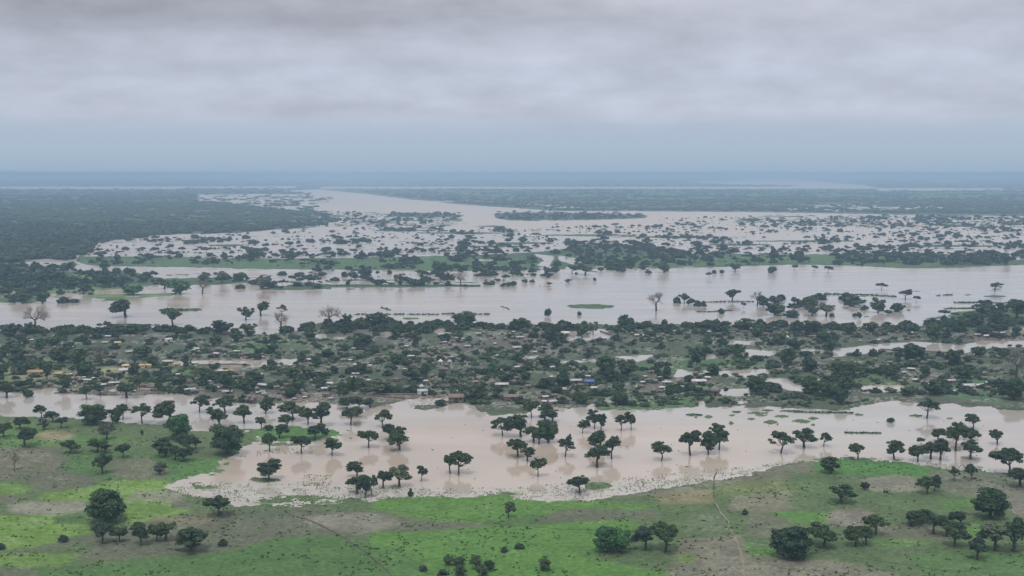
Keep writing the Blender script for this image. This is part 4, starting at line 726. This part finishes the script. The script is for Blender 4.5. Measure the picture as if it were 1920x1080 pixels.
for pts, w, h, lab in (([(664,590),(758,590)], 4, 3.4, 'long thin drowned hedge in the river, left end of the broken line'), ([(770,590),(824,590)], 4, 3, 'middle piece of the broken drowned hedge line in the river'), ([(830,589),(918,590)], 4, 3.6, 'right piece of the broken hedge line, behind the round bush clump'),
                       ([(300,583),(322,583)], 6, 7, 'low bush clump at the left tip of the small river islet'), ([(325,583),(372,582)], 7, 6, 'low hedge covering the small river islet behind the round tree'), ([(205,609),(240,609),(298,610)], 3, 2, 'thin drowned hedge line just off the left riverbank'),
                       ([(716,577),(732,582)], 5, 3, 'slanting scrap of hedge alone in the river, left of centre'), ([(940,575),(956,581)], 5, 3, 'slanting scrap of hedge in the river just left of the grassy islet'), ([(1310,567),(1415,566)], 4, 3, 'drowned hedge joining the small trees to the bare tree at right'),
                       ([(1306,585),(1330,585),(1376,582)], 4, 2.6, 'lower drowned hedge line right of the lone bare tree'), ([(1545,552),(1600,553),(1680,557)], 5, 4, 'long hedge on the outer bank left of the dome shaped tree'), ([(1755,555),(1786,553)], 4, 3, 'short drowned hedge in open river at right'),
                       ([(1790,568),(1900,569)], 4, 3.4, 'hedge on the bank near the right riverside trees'), ([(1770,579),(1860,579)], 4, 3, 'low hedge line nearest the village at far right'), ([(1583,812),(1652,813)], 4, 3, 'dark dashed hedge line in the near channel at right'),
                       ([(540,537),(640,536),(800,536)], 4, 3, 'hedge along the far riverbank, left of centre'), ([(800,536),(900,537)], 4, 3, 'hedge along the far riverbank below the leafless trees'), ([(1290,779),(1316,779)], 4, 3, 'small hedge scrap off the village pier path, right of centre'), ([(1488,772),(1530,774),(1600,775)], 4, 3, 'thin hedge line along the village front shore at right')):
    hedge(pts, w, h, lab)

# ------------------------------------------------------------------ houses
def simple(name, c1, c2, scale=1.5, rough=.85, spec=.2):
    m, t, p = principled(name, rough, spec); oi = N(t, 'ShaderNodeObjectInfo'); tcn = N(t, 'ShaderNodeTexCoord')
    a = N(t, 'ShaderNodeTexNoise', i_Scale=scale, i_Detail=4); L(t, tcn.outputs['Object'], a.inputs[0])
    r = ramp(t, [(.3, c1), (.7, c2)], a.outputs[0]); rv = ramp(t, [(0, (.72,.72,.74)), (1, (1.2,1.18,1.15))], oi.outputs['Random'])
    L(t, mixc(t, 1, r.outputs[0], rv.outputs[0], 'MULTIPLY'), p.inputs['Base Color']); return m
MUD = simple("mud_wall", (.15,.12,.098), (.215,.175,.145)); THATCH = simple("old_thatch", (.12,.11,.10), (.19,.175,.155), 3); TIN = simple("tin_roofing", (.33,.35,.36), (.52,.53,.54), .8, .45, .5); YEL = simple("yellow_plaster", (.42,.36,.20), (.52,.45,.28)); WHT = simple("white_plaster", (.50,.48,.44), (.64,.62,.58))
ORN = simple("ochre_roofing", (.36,.24,.13), (.46,.32,.18)); BLU = simple("blue_sheeting", (.06,.13,.36), (.09,.18,.45)); WOOD = simple("dark_wood", (.04,.03,.025), (.07,.055,.04)); STRAW = simple("yellow_straw", (.36,.31,.16), (.46,.40,.22), 3)
def box(x0, x1, y0, y1, z0, z1):
    return np.array([(x0,y0,z0),(x1,y0,z0),(x1,y1,z0),(x0,y1,z0),(x0,y0,z1),(x1,y0,z1),(x1,y1,z1),(x0,y1,z1)], float), np.array([(0,3,2,1),(4,5,6,7),(0,1,5,4),(1,2,6,5),(2,3,7,6),(3,0,4,7)])
def join(*parts):
    V, Q = [], []; b = 0
    for v, q in parts: V.append(v); Q.append(q+b); b += len(v)
    return np.concatenate(V), [np.concatenate(Q)]
def walls(w, d, h, th=.25):
    """four walls with a door gap in front and a window gap beside it"""
    return join(box(-w/2, -w*.12, -d/2, -d/2+th, -.6, h), box(w*.12, w*.22, -d/2, -d/2+th, -.6, h), box(w*.38, w/2, -d/2, -d/2+th, -.6, h), box(-w*.12, w*.12, -d/2, -d/2+th, h*.8, h), box(w*.22, w*.38, -d/2, -d/2+th, -.6, h*.42), box(w*.22, w*.38, -d/2, -d/2+th, h*.75, h),
                box(-w/2, w/2, d/2-th, d/2, -.6, h), box(-w/2, -w/2+th, -d/2+th, d/2-th, -.6, h), box(w/2-th, w/2, -d/2+th, d/2-th, -.6, h))
def gable(w, d, h, rise, ov=.35, th=.1):
    W2, D2 = w/2+ov, d/2+ov
    V = np.array([(-W2,-D2,h),(W2,-D2,h),(W2,0,h+rise),(-W2,0,h+rise),(W2,D2,h),(-W2,D2,h)], float); V2 = V-(0, 0, th)
    return np.concatenate([V, V2]), [np.array([(0,1,2,3),(3,2,4,5),(7,6,9,8),(8,9,11,10),(0,6,7,1),(5,4,10,11),(1,7,8,2),(2,8,10,4),(0,3,9,6),(3,5,11,9)])]
def shed(w, d, h, rise, ov=.3, th=.1):
    W2, D2 = w/2+ov, d/2+ov; V = np.array([(-W2,-D2,h),(W2,-D2,h),(W2,D2,h+rise),(-W2,D2,h+rise)], float); V2 = V-(0, 0, th)
    return np.concatenate([V, V2]), [np.array([(0,1,2,3),(5,4,7,6),(0,4,5,1),(1,5,6,2),(2,6,7,3),(3,7,4,0)])]
def cyl(r, h, n=12): 
    a = np.arange(n)*2*math.pi/n; V = np.concatenate([np.stack([r*np.cos(a), r*np.sin(a), np.full(n, -.6)], 1), np.stack([r*np.cos(a), r*np.sin(a), np.full(n, h)], 1)])
    return V, [np.array([(i, (i+1) % n, n+(i+1) % n, n+i) for i in range(n)])]
def cone(r, h0, h1, n=12):
    a = np.arange(n)*2*math.pi/n; V = np.concatenate([np.stack([r*np.cos(a), r*np.sin(a), np.full(n, h0)], 1), np.stack([r*.55*np.cos(a+.1), r*.55*np.sin(a+.1), np.full(n, h0+(h1-h0)*.52)], 1), [(0, 0, h1)], [(0, 0, h0+.05)]])
    return V, [np.array([(i, (i+1) % n, n+(i+1) % n, n+i) for i in range(n)]), np.array([(n+i, n+(i+1) % n, 2*n) for i in range(n)]+[((i+1) % n, i, 2*n+1) for i in range(n)])]
HM = {}
def house_mesh(kind, roofmat, wallmat):
    k = (kind, roofmat.name, wallmat.name)
    if k not in HM:
        if kind == 'gable': wm2, rm = walls(6, 4.4, 2.4), gable(6, 4.4, 2.45, 1.1)
        elif kind == 'long': wm2, rm = walls(11, 5, 2.7), gable(11, 5, 2.75, 1.3)
        elif kind == 'shed': wm2, rm = walls(5, 4, 2.2), shed(5, 4, 2.3, .6)
        else: wm2, rm = cyl(2.1, 1.9), cone(2.8, 1.85, 4.2)
        dr = box(-.45, .45, -2.16, -2.06, -.3, 1.7) if kind == 'round' else box(-.55, .55, -{'gable': 2.2, 'long': 2.5, 'shed': 2.0}[kind]+.06, -{'gable': 2.2, 'long': 2.5, 'shed': 2.0}[kind]+.14, -.3, 1.8)
        HM[k] = (mesh_np("wall", *wm2, mats=[wallmat]), mesh_np("roof", *rm, mats=[roofmat]), mesh_np("door", dr[0], [dr[1]], mats=[WOOD]))
    return HM[k]
HS = []   # x, y, kind, roof, wall, name, adjective, rot, scale, label
def H_(x, y, kind, roof, wall, adj, sc=1.0, rot=None, lab=None): HS.append([x, y, kind, roof, wall, adj, rot if rot is not None else random.uniform(-.5, .5), sc, lab])
H_(221,648,'gable',YEL,YEL,'pale yellow',1.05,.1,'pale yellow cube house alone among dark trees in the left village'); H_(70,706,'long',ORN,YEL,'ochre',1.35,.1,'long ochre roofed house at the left edge of the village clearing'); H_(112,708,'gable',STRAW,MUD,'straw',1.3,-.2,'straw coloured house cluster left half, right of the ochre roof'); H_(123,709,'shed',STRAW,MUD,'straw',1.1,.2,'straw coloured shed beside the straw coloured house')
H_(237,692,'gable',YEL,YEL,'yellow',1.1,.1,'small yellow house right of the yellow green clearing'); H_(233,702,'gable',TIN,WHT,'white',1.4,.3,'white walled house at the corner of the yellow green clearing'); H_(262,691,'long',ORN,YEL,'ochre',.9,.1,'low ochre roofed house above the clearing, left one'); H_(275,690,'long',STRAW,YEL,'straw',.8,-.1,'straw roofed house above the clearing, right one')
H_(316,642,'gable',TIN,WHT,'bright white',1.2,.5,'bright white walled house left of the hazy trees at the back'); H_(331,689,'gable',YEL,YEL,'yellow',1.0,.1,'small yellow house on the bright green plot by the pink pool'); H_(362,685,'long',TIN,WHT,'white',.9,.2,'white tin roofed house right beside the pink pool'); H_(315,682,'long',TIN,MUD,'white',.9,.1,'long pale roof at the left tip of the pink pool'); H_(412,701,'gable',TIN,MUD,'white',1.0,.1,'bright roofed house below the pink pool, left one'); H_(428,701,'long',STRAW,MUD,'straw',.8,.1,'cream roofed long house below the pink pool, right one')
H_(792,741,'gable',TIN,WHT,'white',1.3,.2,'square white house at the water edge of the village, centre left'); H_(790,732,'round',TIN,WHT,'white domed',1.2,0,'white roofed round hut behind the square white house'); H_(855,754,'gable',MUD,MUD,'brown',1.9,.1,'plain brown mud house standing at the waterfront, left of centre'); H_(960,752,'long',MUD,MUD,'brown',1.2,.1,'long brown mud house on the waterfront at the centre')
H_(1105,724,'shed',BLU,MUD,'blue',1.6,.1,'shed under bright blue sheeting in the central village'); H_(1079,720,'long',TIN,MUD,'white',.95,.1,'long white roofed house left of the blue sheeting'); H_(826,684,'round',TIN,WHT,'white',1.2,0,'white coned hut in the middle village, left one of two'); H_(843,684,'round',TIN,WHT,'white',1.15,0,'white coned hut in the middle village, right one of two'); H_(941,728,'long',TIN,MUD,'white',1.0,.05,'long white tin roof above the waterfront at the centre')
H_(1340,742,'round',THATCH,MUD,'brown',1.9,0,'large brown coned hut beside the flooded path at right'); H_(1620,734,'gable',TIN,MUD,'pale',.8,.1,None); H_(1815,732,'gable',TIN,WHT,'pale grey',1.5,.1,'pale square house on the green at far right'); H_(1305,684,'gable',TIN,WHT,'white',.8,.2,None); H_(1250,722,'long',TIN,MUD,'white',.7,0,None); H_(1310,722,'long',TIN,MUD,'white',1.1,.05,'long white roof just left of the tall dark trees at right'); H_(1050,736,'long',TIN,MUD,'white',.9,0,None); H_(1113,733,'gable',TIN,MUD,'white',.9,.2,None)
H_(1882,732,'gable',TIN,WHT,'white',1.2,.3,'tent like white house near the right edge of the village'); H_(1745,727,'gable',TIN,MUD,'white',.9,.3,None); H_(1060,630,'gable',WHT,WHT,'white',1.5,.1,'white house in the flooded back corner at the centre'); H_(1100,628,'gable',TIN,WHT,'white',1.2,.2,None); H_(1476,638,'round',TIN,MUD,'white',1.1,0,None); H_(1540,640,'gable',TIN,WHT,'white',1.2,0,None)
clus = [(120, [(640,640),(960,640),(1120,700),(1100,735),(860,740),(640,735)]), (60, [(820,612),(1160,614),(1300,616),(1300,640),(1100,650),(840,645)]), (44, [(300,636),(480,636),(640,650),(640,740),(560,745),(300,735)]), (26, [(0,625),(110,628),(300,640),(300,676),(180,676),(0,676)]),
        (22, [(130,704),(215,706),(220,728),(140,726)]), (22, [(480,725),(620,730),(620,756),(480,752)]), (26, [(1190,695),(1345,695),(1345,735),(1190,745)]), (24, [(1310,615),(1660,618),(1660,645),(1320,640)]), (46, [(1440,655),(1900,660),(1900,730),(1450,735)]), (14, [(1640,618),(1760,618),(1760,640),(1640,640)]),
        (12, [(360,660),(505,662),(505,670),(360,672)]), (10, [(1000,740),(1090,740),(1040,760),(1000,756)]), (12, [(1800,626),(1920,624),(1920,636),(1800,636)]), (16, [(40,715),(400,735),(400,744),(60,730)]), (12, [(320,745),(480,748),(480,756),(400,754)])]
used = [(h[0], h[1]) for h in HS]
for n, poly in clus:
    c = 0
    for u, v in sample(n*4, poly, 'land'):
        if c >= n: break
        if any(abs(u-a)/7+abs(v-b)/3.2 < 1 for a, b in used): continue
        used.append((u, v)); c += 1
        r = random.random()
        if r < .28: H_(u, v, random.choice(('gable', 'long', 'shed')), TIN, MUD, 'tin roofed', random.uniform(.55, .85))
        elif r < .68: H_(u, v, 'round', THATCH, MUD, 'round thatched', random.uniform(.75, 1.05))
        else: H_(u, v, random.choice(('gable', 'shed')), random.choice((THATCH, MUD)), MUD, 'brown roofed', random.uniform(.7, 1.0))
hc = {}
HS.sort(key=lambda h: (h[0], h[1]))
for h in HS: hc.setdefault(cell(h[0], h[1]), []).append(h)
BH = {7: 'on the village waterfront', 8: "in the village's front rows", 9: "in the village's second rows", 10: 'in the middle of the village', 11: 'in the back of the village', 12: "in the village's last rows", 13: 'at the village riverbank'}
for k, mem in hc.items():
    for i, h in enumerate(mem):
        x, y, kind, roof, wall, adj, rot, sc, lab = h
        rd = kind == 'round'
        if not lab:
            pos = '' if len(mem) == 1 else (ORD[i] if i < len(ORD) else str(i+1)+'th')+('' if i == 0 else ' from left')+' '
            lab = f"{adj} {'hut' if rd else 'house'}, {pos}{BH.get(k[0], BANDS[k[0]][1])}, {SEGS[k[1]]}"
        X, Y, t_ = ground_pt(x, y); z = max(0.02, zsample(x, y))
        e = bpy.data.objects.new('round_hut' if rd else 'village_house', None); COL.objects.link(e); e.location = (X, Y, z); e.rotation_euler = (0, 0, rot); e.scale = (sc, sc, sc)
        tag(e, lab, 'hut' if rd else 'house', 'houses of the flooded village')
        wl, rf, dr = house_mesh(kind, roof, wall)
        link('wall', wl, e); link('roof', rf, e); link('door', dr, e)
print("houses", len(HS))
# mud compound walls
def wallrun(pts, lab, mat=MUD, h=1.5, th=.4):
    X0, Y0, _ = ground_pt(*pts[0]); parts = []
    for a, b in zip(pts[:-1], pts[1:]):
        xa, ya, _ = ground_pt(*a); xb, yb, _ = ground_pt(*b); xa -= X0; xb -= X0; ya -= Y0; yb -= Y0
        ln = math.hypot(xb-xa, yb-ya); nx, ny = -(yb-ya)/ln*th/2, (xb-xa)/ln*th/2
        za, zb = max(0, zsample(*a)), max(0, zsample(*b))
        v = np.array([(xa+nx,ya+ny,za-1),(xb+nx,yb+ny,zb-1),(xb-nx,yb-ny,zb-1),(xa-nx,ya-ny,za-1),(xa+nx,ya+ny,za+h),(xb+nx,yb+ny,zb+h),(xb-nx,yb-ny,zb+h),(xa-nx,ya-ny,za+h)])
        parts.append((v, np.array([(0,1,2,3),(4,7,6,5),(0,4,5,1),(1,5,6,2),(2,6,7,3),(3,7,4,0)])))
    V, Q = join(*parts); o = link('compound_wall', mesh_np('compound_wall', V, Q, [mat])); o.location = (X0, Y0, 0)
    tag(o, lab, 'wall', 'mud walls of the village')
for pts, lab in (([(700,742),(780,742),(790,738)], 'low red brown mud wall left of the square white house'), ([(700,746),(760,749)], 'second mud wall below the red brown wall, left of centre'), ([(890,748),(950,745),(960,756)], 'mud wall angled around the waterfront house at the centre'), ([(370,686),(440,684),(470,686)], 'long brown mud wall below the pink pool'),
                 ([(240,722),(320,733),(420,736)], 'dark mud bank wall along the left waterfront'), ([(1125,622),(1148,630)], 'slanting mud wall at the flooded back corner'), ([(1650,656),(1760,662),(1800,664)], 'long mud wall edging the right village channel'), ([(40,658),(100,659)], 'mud wall among the far left back trees'),
                 ([(880,620),(915,622)], 'pale wall beside the green plot at the riverbank'), ([(1000,738),(1010,745),(1060,747)], 'mud wall left of the flooded inlet')):
    wallrun(pts, lab)

# ------------------------------------------------------------------ paths and tracks
PM = {}
def path(pts, wpx, mat, name="dirt_path"):
    P = []; 
    for a, b in zip(pts[:-1], pts[1:]):
        n = max(2, int(math.hypot(b[0]-a[0], (b[1]-a[1])*3)/4))
        for i in range(n): f = i/n; P.append((a[0]*(1-f)+b[0]*f, a[1]*(1-f)+b[1]*f))
    P.append(pts[-1]); V = []; g = np.random.default_rng(3)
    C3 = [np.array(ground_pt(u, v)[:2]) for u, v in P]
    for i, (u, v) in enumerate(P):
        d = C3[min(i+1, len(P)-1)]-C3[max(i-1, 0)]; d /= np.linalg.norm(d); nrm = np.array((-d[1], d[0])); w = wpx*ground_pt(u, v)[2]/F*(.35+1.1*vnoise(np.float64(i*.33), np.float64(2.), 7))
        for s in (-1, -.33, .33, 1):
            q = C3[i]+nrm*w*s*.5; V.append((q[0], q[1], max(.05, zsample(u, v))+.12-(.10 if abs(s) == 1 else 0)))
    o = link(name, mesh_np(name, V, [grid_faces(len(P), 4)], [mat])); tag(o, kind='structure')
MP = simple("pale_track", (.15,.145,.11), (.25,.23,.20), .5); MD = simple("dark_track", (.055,.065,.04), (.11,.10,.075), .6)
path([(540,966),(575,976),(610,992),(650,1014),(690,1042),(725,1072),(745,1100)], 4.6, MD); path([(536,963),(572,973),(608,989)], 2.2, MP)
path([(1345,882),(1339,895),(1338,930),(1340,945),(1348,960)], 2.4, MD); path([(1336,938),(1345,952),(1352,965),(1366,980),(1372,1000),(1384,1022),(1392,1050),(1396,1098)], 3.0, MP)
path([(1874,932),(1888,945),(1903,965),(1930,975)], 2.6, MP); path([(640,952),(760,962),(900,981),(1060,995),(1180,998)], 2.2, MD); path([(1500,1036),(1620,1050),(1760,1072),(1900,1080)], 2.2, MD); path([(1280,1012),(1370,1016),(1470,1030)], 2.2, MP)
path([(40,886),(130,889),(182,896)], 2, MD); path([(793,748),(815,738),(838,725),(860,716)], 2.2, MP); path([(335,727),(365,722),(385,715)], 1.8, MP); path([(760,672),(830,666),(866,674)], 1.6, MP)

# ------------------------------------------------------------------ moist air
hz = bpy.data.meshes.new("haze")
v, q = box(-90000, 90000, -6000, 118000, -2.5, 186)
hz = mesh_np("haze", v, [q]); hm = bpy.data.materials.new("haze"); t = nodes_of(hm)
o = N(t, 'ShaderNodeOutputMaterial'); pv = N(t, 'ShaderNodeVolumePrincipled'); L(t, pv.outputs[0], o.inputs['Volume'])
pv.inputs['Color'].default_value = (.45, .635, .87, 1); pv.inputs['Density'].default_value = .000105; pv.inputs['Anisotropy'].default_value = .0
hz.materials.append(hm); tag(link("haze", hz), kind='stuff')

_l = [o['label'] for o in bpy.data.objects if o.get('label') and o.get('kind') is None]
print('labels', len(_l), 'distinct', len(set(_l)), 'max words', max(len(x.split()) for x in _l))
